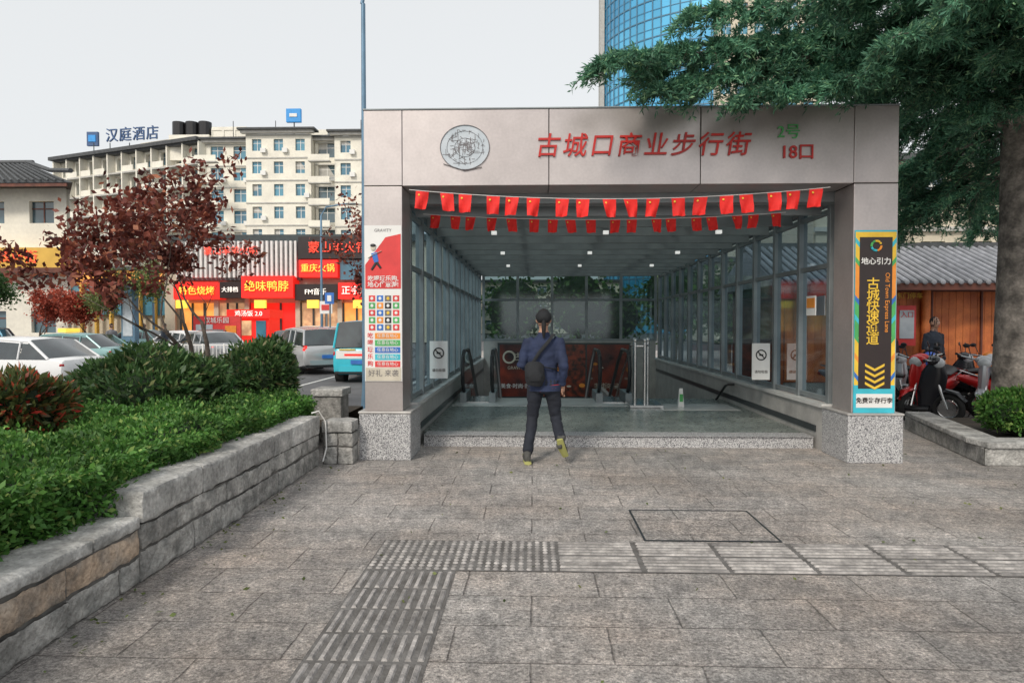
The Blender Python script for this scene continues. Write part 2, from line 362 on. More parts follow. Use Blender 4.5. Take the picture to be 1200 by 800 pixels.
t=MB('tactile_paving')
sheet(t,-1.1,-.5,-1,4.38,.004,'tactb'); sheet(t,-1.1,12,4.38,5.0,.004,'tactb')
def bar(x0,x1,y0,y1):
    h=.014; e=.007; j=R.uniform(-.004,.004); x0+=j;x1+=j
    t.hexa([(x0,y0,.004),(x1,y0,.004),(x1,y1,.004),(x0,y1,.004),(x0+e,y0+e,h),(x1-e,y0+e,h),(x1-e,y1-e,h),(x0+e,y1-e,h)],'tact')
y=4.36
while y>1.5:
    for c in range(2):
        for j in range(5):
            x=-1.1+c*.3+.018+j*.058; bar(x,x+.032,y-.280,y-.018)
    y-=.3
x=.16
while x<11.8:
    for c in range(2):
        for j in range(5):
            yy=4.38+c*.31+.018+j*.058; bar(x+.018,x+.545,yy,yy+.031)
    x+=.56
x=-1.1
while x<.13:
    yy=4.395
    while yy<4.98:
        t.ell((x+.03,yy+.02,.004),(.020,.020,.010),'tact',8,4); yy+=.055
    x+=.055
t.build(smooth=40)
t=MB('inspection_cover')
sheet(t,.83,1.82,5.05,5.86,.004,'pave')
for a in ((.82,1.83,5.035,5.05),(.82,1.83,5.86,5.875),(.82,.835,5.05,5.86),(1.815,1.83,5.05,5.86)): t.box(*a,0,.007,'skirt')
t.build()
n=230; C=np.stack([NR.uniform(-2.3,7,n),NR.uniform(3,8.8,n),np.full(n,.012)],1); C[:90,0]=-2.38+np.abs(NR.normal(0,.12,90)); D=NR.normal(size=(n,3)); D[:,2]*=.08
leafmesh('fallen_leaves',C,.035,.02,'lf_yel',D)

# ---------------------------------------------------------------- planter wall left
wl=MB('stone_planter_wall')
def course(y0,y1,z0,z1,bl,mat,x0=-2.72,x1=-2.42,amp=.010,top=False):
    y=y0
    while y<y1-.02:
        l=min(bl*R.uniform(.7,1.35),y1-y)
        if y1-y-l<.15: l=y1-y
        d=R.uniform(-.010,.010); wl.rblock(x0,x1+d,y+.002,y+l-.002,z0+.001,z1-.001,mat if isinstance(mat,str) else R.choice(mat),.022 if y<6 else .034,amp,top); y+=l
wl.box(-2.70,-2.44,0.3,7.62,0,.36,'mort')
course(2.2,4.12,0,.17,.5,('stoneb','stone','stoneb')); course(2.2,4.12,.17,.335,.62,('stoneb','stoneb','stone'))
course(2.2,4.12,.335,.42,1.1,'cope',-2.76,-2.41,.005,True)
course(4.12,7.66,0,.2,.55,'stone'); course(4.12,7.66,.2,.36,.7,'stone'); course(4.12,7.66,.36,.57,.62,'cope',-2.78,-2.41,.006,True)
for x0,x1 in((-2.40,-2.24),(-2.235,-2.06)):
    wl.rblock(x0,x1,7.7,7.98,0,.2,'stone',.03); wl.rblock(x0,x1,7.7,7.98,.206,.36,'stone',.03)
wl.box(-2.41,-2.07,7.72,7.97,0,.36,'mort')
wl.rblock(-2.42,-2.06,7.68,8.0,.366,.5,'cope',.03)
wl.build(smooth=50)
h=MB('water_hose'); h.tube([(-2.5,7.6,.6),(-2.43,7.64,.62),(-2.36,7.66,.5),(-2.35,7.66,.2),(-2.38,7.62,.05)],.009,'white',8); h.build(smooth=60)
s=MB('planter_soil'); sheet(s,-7.3,-2.72,.3,10.8,.3,'soil'); s.poly([(-7.3,10.8,0),(-2.72,10.8,0),(-2.72,10.8,.3),(-7.3,10.8,.3)],'soil'); s.poly([(-7.3,.3,0),(-7.3,10.8,0),(-7.3,10.8,.3),(-7.3,.3,.3)],'kerb'); s.build()
s=MB('stone_bollard_block'); s.box(-3.0,-2.62,9.2,9.6,0,.62,'stone'); s.box(-3.03,-2.59,9.17,9.63,.62,.72,'cope'); s.build(bevel=.015)

def nz(x,y,s=1.0): return (np.sin(x*3.1*s+1.3)*np.cos(y*2.7*s+.5)+np.sin(x*7.3*s+y*5.1*s)*.5+np.sin(y*11*s-x*6*s)*.35+np.sin(y*17+x*13)*.2)
def hedge(name,x0,x1,y0,y1,z0,z1,n,mat,ln,wd,amp=.05):
    gx=np.linspace(x0+.08,x1-.12,24); gy=np.linspace(y0,y1,60)
    mb=MB(name); rg=[]
    for yy in gy:
        ring=[(x0+.08,yy,z0)]+[(xx,yy,z1-.12+amp*float(nz(xx,yy))) for xx in gx]+[(x1-.12,yy,z0)]
        rg.append(ring)
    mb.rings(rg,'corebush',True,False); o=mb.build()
    k=int(n*.74); X=NR.uniform(x0,x1,k); Y=NR.uniform(y0,y1,k); Z=z1-.05+amp*nz(X,Y)-np.abs(NR.normal(0,.045,k))+ (NR.rand(k)<.06)*NR.uniform(0,.09,k)
    e=np.minimum(x1-X,.25)/.25; Z-= (1-e)**2*.16
    k2=n-k; Y2=NR.uniform(y0,y1,k2); Z2=NR.uniform(z0,z1-.05,k2); X2=x1-.05+NR.normal(0,.035,k2)+.045*np.sin(Y2*5)+.03*np.sin(Y2*13+Z2*9)
    C=np.concatenate([np.stack([X,Y,Z],1),np.stack([X2,Y2,Z2],1)]); D=NR.normal(size=(n,3)); D[:k,2]=np.abs(D[:k,2])+.3; D[k:,0]=np.abs(D[k:,0])+.3
    leafmesh('leaves',C,ln,wd,mat,D,o)
hedge('low_hedge',-5.6,-2.66,1.8,8.1,.3,.80,78000,'lf_hedge',.044,.023,.055)
def bush(name,c,r,n,mat,ln,wd,seed=0,lumps=9):
    rs=np.random.RandomState(seed+11); mb=MB(name); subs=[(np.array(c),np.array(r)*.82)]
    for i in range(lumps):
        d=rs.normal(size=3); d[2]=abs(d[2])*.8; d/=np.linalg.norm(d); subs.append((np.array(c)+d*np.array(r)*.6,np.array(r)*rs.uniform(.32,.5)))
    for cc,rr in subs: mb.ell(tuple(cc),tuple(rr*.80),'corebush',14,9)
    o=mb.build(smooth=60); A=[];DD=[]
    tot=sum((rr[0]*rr[2]) for _,rr in subs)
    for cc,rr in subs:
        k=int(n*rr[0]*rr[2]/tot); d=rs.normal(size=(k,3)); d/=np.linalg.norm(d,axis=1)[:,None]
        q=rs.uniform(.80,1.06,k)+.06*np.sin(d[:,0]*9+d[:,1]*7)+(rs.rand(k)<.05)*rs.uniform(0,.18,k); A.append(cc+d*rr*q[:,None]); DD.append(d+rs.normal(size=(k,3))*.6+np.array([0,0,.3]))
    A=np.concatenate(A);DD=np.concatenate(DD); ok=A[:,2]>.28; leafmesh('leaves',A[ok],ln,wd,mat,DD[ok],o)
bush('round_shrub',(-4.35,7.7,.70),(.95,.85,.62),17000,'lf_bush',.095,.036,1)
bush('round_shrub',(-3.75,9.1,.82),(.62,.65,.62),11000,'lf_bush',.095,.036,2)
bush('round_shrub',(-5.0,9.3,.66),(.7,.7,.5),9000,'lf_bush',.095,.036,3)
bush('photinia_shrub',(-4.55,5.8,.74),(.50,.6,.50),9000,'lf_phot',.095,.036,4)
bush('round_shrub',(-6.3,7.8,.5),(.9,.9,.45),7000,'lf_bush',.095,.036,6)
bush('photinia_shrub',(-5.8,5.4,.6),(.8,.8,.5),8000,'lf_phot',.095,.036,5)

# ---------------------------------------------------------------- trees
def tree(name,base,H,n_leaf,mat,ln,wd,seed,spread=.5,r0=.09,stems=1,trunk=.25,lv=4,clump=.22,bark='bark'):
    rs=random.Random(seed); mb=MB(name); tips=[]
    def grow(p,d,r,Lg,lev):
        pts=[Vector(p)];rr=[r]; d=Vector(d)
        for i in range(4):
            d=(d+Vector((rs.gauss(0,.12),rs.gauss(0,.12),rs.gauss(.04,.08)))).normalized(); pts.append(pts[-1]+d*Lg/4); rr.append(r*(1-.13*(i+1)))
        mb.tube(pts,rr,bark,6 if lev else 9)
        if lev>=lv-1:
            for q in pts[1:]: tips.append(q)
        if lev>=lv: return
        for i in range(rs.choice((2,3,3))):
            a=rs.uniform(0,6.28); s=rs.uniform(.45,.95)*spread*2
            nd=(d+Vector((math.cos(a),math.sin(a),rs.uniform(-.1,.25)))*s).normalized()
            grow(pts[rs.choice((2,3,4,4))],nd,rr[-1]*.72,Lg*rs.uniform(.62,.85),lev+1)
    for i in range(stems):
        a=6.28*i/max(stems,1)+rs.random(); q=.35 if stems>1 else .03
        grow(base,(math.cos(a)*q,math.sin(a)*q,1),r0,H*trunk,0)
    o=mb.build(smooth=60)
    T=np.array([tuple(q) for q in tips]); rn=np.random.RandomState(seed)
    w=rn.rand(len(T))**1.8; idx=rn.choice(len(T),n_leaf,p=w/w.sum())
    C=T[idx]+rn.normal(0,clump*.5,(n_leaf,3)); leafmesh('foliage',C,ln,wd,mat,None,o)
    return o
tree('red_leaf_plum_tree',(-5.25,10.6,.25),4.2,5000,'lf_red',.105,.062,5,.55,.055,3,.34,4,.17)
tree('red_leaf_plum_tree',(-3.45,15.6,-.1),4.4,1300,'lf_red',.10,.06,9,.16,.05,1,.36,4,.16)
tree('street_tree',(-22,27,-.1),5.0,6000,'lf_green',.16,.09,12,.5,.1,1,.32,4,.4)
tree('street_tree',(-27,30,-.1),6.5,5000,'lf_yel',.16,.09,13,.5,.1,1,.32,4,.4)
tree('street_tree',(-20,35,-.1),5.5,4000,'lf_yel',.16,.09,14,.5,.1,1,.32,4,.4)
tree('maple_tree',(-24.5,36,-.1),4.2,4000,'lf_mapl',.16,.1,15,.5,.09,1,.32,4,.4)
tree('maple_tree',(-28,38,-.1),4.2,4000,'lf_mapl',.16,.1,16,.5,.09,1,.32,4,.4)
bush('street_hedge',(-19,29,.2),(3.2,.9,.7),4000,'lf_green',.14,.08,21)
bush('street_hedge',(-26,31,.2),(4,.9,.8),4000,'lf_green',.14,.08,22)
bush('flowering_shrub',(-17.2,20.4,.2),(1.6,.7,.75),3500,'lf_mapl',.12,.07,23)
C=[];mb=MB('distant_trees')
for i in range(13):
    x=-.5+i*2.1+R.uniform(-.5,.5); yy=R.uniform(27,33); hh=R.uniform(3.2,5)
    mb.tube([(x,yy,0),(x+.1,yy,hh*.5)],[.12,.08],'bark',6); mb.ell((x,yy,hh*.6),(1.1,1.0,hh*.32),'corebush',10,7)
    d=NR.normal(size=(900,3)); d/=np.linalg.norm(d,axis=1)[:,None]; C.append(np.array([x,yy,hh*.6])+d*np.array([1.5,1.3,hh*.42])*NR.uniform(.6,1.05,900)[:,None])
o=mb.build(); leafmesh('foliage',np.concatenate(C),.24,.13,'lf_green',None,o)

# cedar
def cedar():
    mb=MB('cedar_tree'); B=Vector((6.42,9.3,0))
    mb.tube([B+Vector((0,0,.1)),B+Vector((.0,0,.5)),B+Vector((.03,0,3)),B+Vector((0,.05,7)),B+Vector((0,0,14))],[.34,.27,.23,.18,.05],'bark2',16)
    Cs=[];Ds=[]
    rs=np.random.RandomState(3)
    def limb(z,end,sag=.3,dens=1.0,blen=.8,t0=.12):
        a=B+Vector((0,0,z)); e=Vector(end); Lg=(e-a).length; n=14; pts=[]
        wob=[rs.normal(0,.05) for _ in range(3)]
        for i in range(n+1):
            t=i/n; p=a.lerp(e,t); p.z+=sag*math.sin(math.pi*t)*.9; p.x+=wob[0]*math.sin(t*9); p.y+=wob[1]*math.sin(t*7+1)*2; pts.append(p)
        mb.tube(pts,[.05*(1-i/n)*min(1,Lg/4)+.007 for i in range(n+1)],'bark2',6)
        nb=int(Lg*16*dens)
        for i in range(nb):
            t=t0+(1-t0)*(rs.rand()**.85); k=min(int(t*n),n-1); p=pts[k].lerp(pts[k+1],t*n-k); d=(pts[k+1]-pts[k]).normalized()
            side=d.cross(Vector((0,0,1))).normalized()*(1 if rs.rand()<.5 else -1)
            bl=blen*rs.uniform(.35,1.15)*(1.15-.7*t)
            dirv=(side*rs.uniform(.3,1)+d*rs.uniform(.3,1)+Vector((0,0,rs.uniform(-.35,.2)))).normalized()
            m=max(5,int(bl/.045)); q=p.copy(); bp=[q.copy()]; dv=dirv.copy()
            for j in range(m):
                dv=(dv+Vector((rs.normal(0,.04),rs.normal(0,.04),-.07))).normalized(); q=q+dv*(bl/m); bp.append(q.copy())
            mb.tube([bp[0],bp[m//2],bp[-1]],[.007,.005,.003],'bark2',3,False)
            A=np.array([tuple(v) for v in bp]); dd=np.array(tuple(dirv))
            K=6; P=np.repeat(A,K,axis=0)+rs.normal(0,.014,(len(A)*K,3)); Q=rs.normal(size=P.shape)*.7+dd*.9; Q[:,2]*=.6
            Cs.append(P);Ds.append(Q)
            for _ in range(3):
                j=rs.randint(1,len(A)-1); s2=rs.normal(size=3)*.6+dd; s2[2]=-abs(s2[2])*.7; s2/=np.linalg.norm(s2); l2=bl*rs.uniform(.25,.5)
                tt=np.linspace(0,1,6)[:,None]; A2=A[j]+s2*tt*l2+np.array([0,0,-1])*(tt**2)*l2*.35
                P=np.repeat(A2,5,axis=0)+rs.normal(0,.012,(30,3)); Q=rs.normal(size=P.shape)*.7+s2*.9; Cs.append(P);Ds.append(Q)
    for z,end,sag,dens,bl,t0 in (
      (4.4,(.65,7.0,4.30),.55,1.5,.85,.15),(4.7,(1.2,7.5,4.42),.5,1.5,.9,.15),(4.2,(2.2,7.1,4.02),.55,1.4,.8,.25),
      (4.4,(1.3,7.1,4.06),.5,1.5,.75,.3),(4.3,(2.6,7.2,4.0),.4,1.4,.65,.3),(4.3,(3.2,7.2,4.12),.3,1.2,.6,.3),
      (5.0,(1.6,7.3,4.85),.35,.9,.8,.25),(5.4,(2.4,7.3,5.35),.3,1.1,.85,.2),(5.8,(3.2,7.2,5.7),.2,1.1,.8,.2),(5.2,(2.7,6.6,4.75),.3,1.2,.85,.2),
      (4.6,(3.3,6.4,4.2),.5,1.5,.8,.2),(4.9,(3.5,5.6,4.35),.4,1.5,.85,.2),(4.8,(4.4,5.4,4.2),.3,1.5,.85,.15),(4.5,(5.4,5.9,3.9),.3,1.4,.85,.15),
      (5.4,(3.8,6.6,5.0),.3,1.5,.9,.15),(5.6,(4.8,6.3,5.1),.3,1.4,.9,.15),(4.1,(4.9,7.6,3.95),.3,1.2,.7,.2),(5.0,(4.2,6.4,4.6),.3,1.5,.9,.15),(4.6,(4.6,6.8,4.3),.3,1.5,.85,.1),
      (4.2,(5.0,10.6,3.3),.2,1.6,.8,.1),(3.6,(5.5,10.9,2.95),.2,1.6,.75,.1),(4.6,(4.8,11.0,4.1),.2,1.6,.85,.1),(3.9,(7.4,11.6,3.1),.2,1.2,.7,.1),(4.4,(5.6,10.2,3.8),.2,1.5,.8,.05),(4.9,(5.2,10.4,4.5),.2,1.5,.9,.05),
      (3.9,(5.7,11.2,3.0),.2,1.8,.8,.1),(4.3,(6.0,11.4,3.5),.2,1.8,.8,.1),(4.8,(6.2,11.6,4.1),.2,1.8,.9,.1),
      (4.2,(8.2,8.6,3.9),.3,1.0,.8,.12),(4.6,(7.4,7.2,4.2),.3,1.4,.85,.1),(4.5,(6.6,6.8,4.2),.3,1.5,.85,.1),(5.2,(6.2,6.4,4.7),.2,1.4,.9,.1),
      (5.2,(3.8,9.6,5.0),.3,1.3,.9,.1),(5.6,(5.2,12,5.0),.2,1.1,.8,.1),(6.4,(4.2,8.5,6.2),.2,1,.9,.1),(6.0,(5.6,7.4,5.8),.2,1.2,.9,.1),(7.2,(8.5,10,7),.2,.5,.8,.1),(8,(5,9,7.8),.2,.5,.8,.1)):
        limb(z,end,sag,dens,bl,t0)
    o=mb.build(smooth=60); C=np.concatenate(Cs); print('needles',len(C))
    leafmesh('foliage',C,.074,.017,'lf_cedar',np.concatenate(Ds),o)
cedar()
p=MB('stone_planter')
p.hexa([(5.1,7.85,0),(14,7.85,0),(14,8.17,0),(5.42,8.17,0),(5.1,7.85,.2),(14,7.85,.2),(14,8.17,.2),(5.42,8.17,.2)],'stone')
p.hexa([(5.1,7.86,0),(5.42,8.19,0),(5.98,10.6,0),(5.68,10.6,0),(5.1,7.86,.2),(5.42,8.19,.2),(5.98,10.6,.2),(5.68,10.6,.2)],'stone')
for i in range(9): p.box(5.12+i*.98,5.12+i*.98+.97,7.82,8.2,.2,.27,'cope')
for i in range(3):
    a=i/3;b=(i+1)/3-.004; xa=5.12+.57*a; xb=5.12+.57*b; ya=8.21+2.4*a; yb=8.21+2.4*b
    p.hexa([(xa,ya,.2),(xa+.36,ya,.2),(xb+.36,yb,.2),(xb,yb,.2),(xa,ya,.27),(xa+.36,ya,.27),(xb+.36,yb,.27),(xb,yb,.27)],'cope')
p.poly([(5.4,8.1,.18),(14,8.1,.18),(14,10.6,.18),(5.9,10.6,.18)],'soil'); p.build(bevel=.014)
bush('planter_shrub',(6.4,8.8,.42),(.82,.45,.42),12000,'lf_hedge',.065,.030,31)
bush('planter_shrub',(7.6,8.9,.42),(.8,.5,.42),6000,'lf_hedge',.065,.030,32)

# ---------------------------------------------------------------- metro entrance
E=empty('subway_entrance')
m=MB('pillars_and_header')
for x0,x1 in((-1.99,-1.54),(3.68,4.18)):
    m.box(x0+.01,x1-.01,8.01,8.5,.57,4.09,'core')
    for z0,z1 in((.58,3.215),(3.225,4.1)): m.box(x0,x1,8.0,8.51,z0,z1,'steel')
m.box(-1.53,3.67,8.02,8.49,3.225,4.09,'core')
for x0,x1 in((-1.535,.176),(.184,1.926),(1.934,3.675)): m.box(x0,x1,8.0,8.51,3.22,4.1,'steel')
m.box(-2.0,4.19,7.99,8.52,4.1,4.12,'frame')
m.build(E,bevel=.006)
m=MB('pillar_bases')
for x0,x1 in((-2.05,-1.44),(3.62,4.25)):
    m.box(x0,x1,7.95,8.66,0,.55,'gran'); m.box(x0-.01,x1+.01,7.94,8.67,.55,.578,'wallst')
m.build(E,bevel=.01)
m=MB('platform')
m.box(-1.435,3.615,8.9,9.2,0,.149,'gran'); m.box(-1.49,3.64,9.2,HY0,.0,.15,'step'); m.box(-1.435,3.615,8.87,9.2,.15,.175-.02,'gran')
m.box(-1.45,1.75,12.1,13.39,.15,.156,'marb')
m.box(2.2,3.5,11.6,12.5,.15,.155,'marb')
m.build(E)
m=MB('stair_well')
m.box(-1.75,-1.5,8.67,20.7,-4,.55,'wallst'); m.box(3.65,3.9,8.67,20.7,-4,.55,'wallst'); m.box(-1.5,3.65,20.5,20.7,-4,1.1,'wallst')
m.box(-1.78,-1.47,8.67,20.7,.55,.60,'marb'); m.box(3.62,3.93,8.67,20.7,.55,.60,'marb')
m.box(-1.5,-1.485,8.9,20.4,.22,.30,'skirt'); m.box(3.635,3.65,8.9,20.4,.22,.30,'skirt')
m.box(-1.5,3.65,13.3,13.4,-4,.0,'wallst')
for i in range(20): m.box(2.0,3.64,13.4+i*.3,13.7+i*.3,-4,.0-.16*i,'wallst')
m.box(1.9,2.0,13.4,20.4,-4,-.2,'wallst')
m.build(E)
m=MB('glazing_frames')
def side(X,sg):
    ys=[8.75]
    while ys[-1]<20.2: ys.append(ys[-1]+.98)
    for y in ys: m.box(X-.055,X+.055,y-.045,y+.045,.60,3.12,'frame')
    for z in (.62,2.32,3.0): m.box(X-.03,X+.03,8.8,20.45,z,z+.06,'frame')
    m.box(X-.08,X+.08,8.5,20.6,3.12,3.26,'frame')
side(-1.62,1); side(3.77,-1)
for x in np.linspace(-1.5,3.65,6): m.box(x-.04,x+.04,20.5,20.6,1.1,3.12,'frame')
for z in(1.1,2.3,3.04): m.box(-1.5,3.65,20.52,20.58,z,z+.07,'frame')
y=8.9
while y<20.6:
    m.box(-1.54,3.69,y,y+.07,3.0,3.25,'frame'); y+=.98
for x in np.linspace(-1.54,3.69,5)[1:-1]: m.box(x-.03,x+.03,8.9,20.6,3.15,3.25,'frame')
m.box(-1.8,3.95,8.52,8.75,3.1,3.3,'frame')
m.build(E,bevel=.004)
m=MB('glass_panes')
for X in(-1.62,3.77):
    y=8.75
    while y<20.2:
        j=R.uniform(-.006,.006); m.poly([(X+j,y,.6),(X-j,y+.98,.6),(X-j,y+.98,3.12),(X+j,y,3.12)],'glass'); y+=.98
m.poly([(-1.5,20.55,1.1),(3.65,20.55,1.1),(3.65,20.55,3.12),(-1.5,20.55,3.12)],'glassb')
m.build(E)
m=MB('roof_panes'); m.poly([(-1.8,8.6,3.27),(3.95,8.6,3.27),(3.95,20.7,3.27),(-1.8,20.7,3.27)],'glassr'); m.build(E)
m=MB('ceiling_lamps')
for y in (10.45,13.4,16.3):
    for x in(-.6,1.1,2.8): m.box(x-.04,x+.04,y-.04,y+.04,2.97,3.02,'lampE')
m.build(E)
text('古城口商业步行街',.285,(1.25,7.985,3.655),'red',E,'header_lettering',ext=.012,off=.002,sp=1.19,shear=.16)
text('2号',.18,(2.93,7.985,3.80),'grn',E,'line_number',ext=.008,off=.0)
text('18口',.20,(3.03,7.985,3.57),'red',E,'exit_number',ext=.008,off=.002)
m=MB('round_emblem')
rg=[(-.80+.285*math.cos(2*math.pi*i/40),7.992,3.66+.255*math.sin(2*math.pi*i/40)) for i in range(40)]
m.poly(rg,'logof')
q=[(-.80+.287*math.cos(2*math.pi*i/40),7.985,3.66+.257*math.sin(2*math.pi*i/40)) for i in range(41)]; m.tube(q,.004,'engr',6)
rs=random.Random(4)
for i in range(120):
    a=rs.uniform(0,6.28); r_=rs.uniform(.02,.24); x=-.80+r_*math.cos(a); z=3.66+r_*math.sin(a)*.85; b=rs.choice((0,1.57,1.57,0,.6,-.6))+rs.gauss(0,.06); l=rs.uniform(.012,.045); c_,s_=math.cos(b),math.sin(b); w_=.0028
    yq=7.9905-.00002*i
    m.poly([(x-l*c_+w_*s_,yq,z-l*s_-w_*c_),(x+l*c_+w_*s_,yq,z+l*s_-w_*c_),(x+l*c_-w_*s_,yq,z+l*s_+w_*c_),(x-l*c_-w_*s_,yq,z-l*s_+w_*c_)],'engr')
for rr in(.12,.21): m.tube([(-.80+rr*math.cos(2*math.pi*i/24),7.987,3.66+.9*rr*math.sin(2*math.pi*i/24)) for i in range(25)],.002,'engr',4)
m.tube([(-1.05,7.985,3.47),(-.8,7.985,3.39),(-.6,7.985,3.43)],.005,'engr',4)
m.build(E)

pl=MB('pillar_poster_left'); PY=7.995
def pb(mb,x0,x1,z0,z1,mat,l=0): mb.box(x0,x1,PY-.008-.003*l,PY,z0,z1,mat)
L0,L1=-1.985,-1.545
pb(pl,L0,L1,.93,2.76,'white')
pl.poly([(L0+.01,PY-.0125,2.30),(L0+.25,PY-.0125,2.62),(L1-.01,PY-.0125,2.66),(L1-.01,PY-.0125,2.02),(L0+.01,PY-.0125,2.02)],'pink')
for pts,rr,mt_ in ((((-1.87,2.44),(-1.84,2.33)),.035,'blue'),(((-1.84,2.33),(-1.90,2.24)),.016,'black'),(((-1.84,2.33),(-1.79,2.26)),.016,'black'),(((-1.87,2.42),(-1.78,2.46)),.013,'beige'),(((-1.87,2.42),(-1.94,2.38)),.013,'beige')):
    pl.tube([(a,PY-.018,b) for a,b in pts],[(rr,.004),(rr*.8,.004)],mt_,8)
pl.ell((-1.88,PY-.018,2.50),(.03,.005,.035),'beige'); pl.ell((-1.88,PY-.022,2.525),(.034,.005,.02),'black')
cs=['pink','black','blue','grn','engr','org','white']
for i in range(5):
    for j in range(4):
        x_=L0+.05+j*.095; z_=1.94-i*.085; c_=cs[(i*3+j*2)%6]; pb(pl,x_,x_+.075,z_-.07,z_,c_,1); pl.ell((x_+.037,PY-.012,z_-.035),(.018,.003,.02),'white' if c_!='engr' else 'yel',6,5)
for i,c in enumerate(('org','grn','blue','cyan','pink')): pb(pl,L0+.12,L1-.02,1.50-i*.083-.07,1.50-i*.083,c,1)
pb(pl,L0+.01,L1-.01,.935,1.09,'beige',1)
plo=pl.build(E)
text('吃喝玩乐购,\n地心任意游!',.07,((L0+L1)/2,PY-.014,2.10),'white',plo,ext=.001,off=.001)
text('吃\n喝\n玩\n乐\n购',.07,(L0+.065,PY-.01,1.30),'pink',plo,ext=.001,off=.001,lsp=1.18)
text('好礼 来袭',.085,((L0+L1)/2,PY-.0125,1.02),'engr',plo,ext=.001)
text('GRAVITY',.05,((L0+L1)/2,PY-.010,2.70),'engr',plo,ext=.001)
for i in range(5): text('任意在地心',.05,(L0+.27,PY-.0125,1.465-i*.083),'white',plo,ext=.001)
pr=MB('pillar_poster_right'); R0,R1=3.695,4.165
pb(pr,R0,R1,.56,2.68,'cyan')
for i,(c,z0,z1) in enumerate((('yel',2.3,2.66),('org',1.9,2.3),('grn',1.45,1.9),('yel',.9,1.45),('cyan',.58,.9))):
    pb(pr,R0+.005,R1-.005,z0,z1,c,1)
for i in range(9):
    z=2.6-i*.22
    for xx,sg in((R0+.005,1),(R1-.005,-1)): pr.poly([(xx,PY-.0125,z),(xx+sg*.045,PY-.0125,z-.06),(xx+sg*.045,PY-.0125,z-.12),(xx,PY-.0125,z-.06)],('cyan','grn','org','blue')[i%4])
pb(pr,R0+.05,R1-.05,.86,2.60,'sblk',2)
pb(pr,R0+.03,R1-.03,.64,.80,'white',2)
for i in range(4):
    z=1.10-i*.07; x=(R0+R1)/2; y_=PY-.018
    pr.poly([(x-.11,y_,z+.05),(x-.11,y_,z+.02),(x,y_,z-.04),(x+.11,y_,z+.02),(x+.11,y_,z+.05),(x,y_,z-.01)],'yel')
pro=pr.build(E)
x=(R0+R1)/2
q=MB('poster_logo')
for k_,(c_) in enumerate(('yel','grn','cyan','org')):
    q.tube([(x+.055*math.cos(a),PY-.02,2.50+.055*math.sin(a)) for a in np.linspace(.4+k_*1.5,1.8+k_*1.5,6)],.013,c_,6)
q.build(pro)
text('地心引力',.085,(x,PY-.018,2.32),'white',pro,ext=.001,off=.001)
text('古\n城\n快\n速\n通\n道',.15,(x-.03,PY-.018,1.74),'yel',pro,ext=.001,off=.0015,lsp=.84)
text('Old Town Express Lane',.07,(x+.13,PY-.018,1.85),'org',pro,rot=(90,90,0),ext=.001)
text('免费寄存行李',.07,(x,PY-.018,.72),'sblk',pro,ext=.001,off=.001)

def notice(name,X,Y,z,wd=.27,ht=.56):
    n=MB(name); n.box(X-wd/2,X+wd/2,Y,Y+.02,z,z+ht,'white'); n.torus((X,Y-.006,z+ht*.68),.075,.009,'black','y',20,6)
    n.tube([(X-.05,Y-.008,z+ht*.68+.05),(X+.05,Y-.008,z+ht*.68-.05)],.008,'black',5); n.box(X-.03,X+.03,Y-.01,Y,z+ht*.66,z+ht*.70,'black')
    o=n.build(); text('请勿吸烟',.05,(X,Y-.004,z+.12),'sblk',o,ext=.001); return o
notice('no_smoking_sign',-1.42,10.2,.79); notice('no_smoking_sign',3.50,10.6,.75)
n=MB('glass_sticker'); n.box(3.705,3.715,9.1,9.4,1.72,1.98,'white'); n.box(3.70,3.705,9.12,9.38,1.82,1.95,'org'); n.build()

a=MB('advert_board'); a.box(-1.07,2.9,20.42,20.49,-.6,1.05,'frameD')
for i,(x0,x1) in enumerate(((-1.0,.25),(.3,1.55),(1.6,2.84))): a.box(x0,x1,20.40,20.42,-.55,1.0,('adv','advr','adv')[i])
a.torus((-.72,20.39,.62),.17,.03,'beige','y',20,6)
for i in range(26):
    x=R.uniform(.4,2.7); z=R.uniform(-.3,.85); a.ell((x,20.395,z),(R.uniform(.03,.10),.006,R.uniform(.02,.07)),R.choice(('org','adv','advr','engr','beige','adv')),9,6)
o=a.build(); text('古城口',.26,(-.2,20.39,.62),'beige',o,ext=.002); text('GRAVITY CITY',.13,(-.35,20.39,.3),'beige',o,ext=.002); text('美食·时尚·购物 >>>',.16,(-.3,20.39,-.25),'white',o,ext=.002); text('老街味道',.2,(2.2,20.39,-.25),'beige',o,ext=.002)

def escalator(x0,x1):
    e=MB('escalator')
    for X in(x0,x1):
        path=[(X,12.75,.35),(X,12.55,.5),(X,12.48,.75),(X,12.58,1.0),(X,12.8,1.1),(X,13.6,1.1),(X,14.2,.85),(X,20.2,-2.6)]
        e.tube(path,.035,'black',8)
        e.poly([(X,12.7,.3),(X,12.56,.6),(X,12.66,1.0),(X,13.5,1.05),(X,14.2,.8),(X,20.2,-2.65),(X,20.2,-3.4),(X,14.2,.1),(X,13.4,.2)],'rglass')
        e.box(X-.06,X+.06,12.6,13.5,.157,.33,'frame'); e.hexa([(X-.06,13.5,-.1),(X+.06,13.5,-.1),(X+.06,20.2,-3.8),(X-.06,20.2,-3.8),(X-.06,13.5,.33),(X+.06,13.5,.33),(X+.06,20.2,-3.3),(X-.06,20.2,-3.3)],'ss')
    e.box(x0+.07,x1-.07,12.6,13.6,.157,.17,'ss')
    for i in range(16): e.box(x0+.07,x1-.07,13.6+i*.4,14.0+i*.4,-3.9,.10-.23*i,'frameD')
    e.build(smooth=35)
escalator(-1.3,-.76); escalator(1.22,1.76)
rl=MB('stainless_railing')
for x,yy in((1.78,12.0),(1.95,12.0),(2.1,12.6),(1.86,12.6)):
    rl.tube([(x,yy,.157),(x,yy,1.3)],.03,'ss',12); rl.ell((x,yy,1.32),.042,'ss')
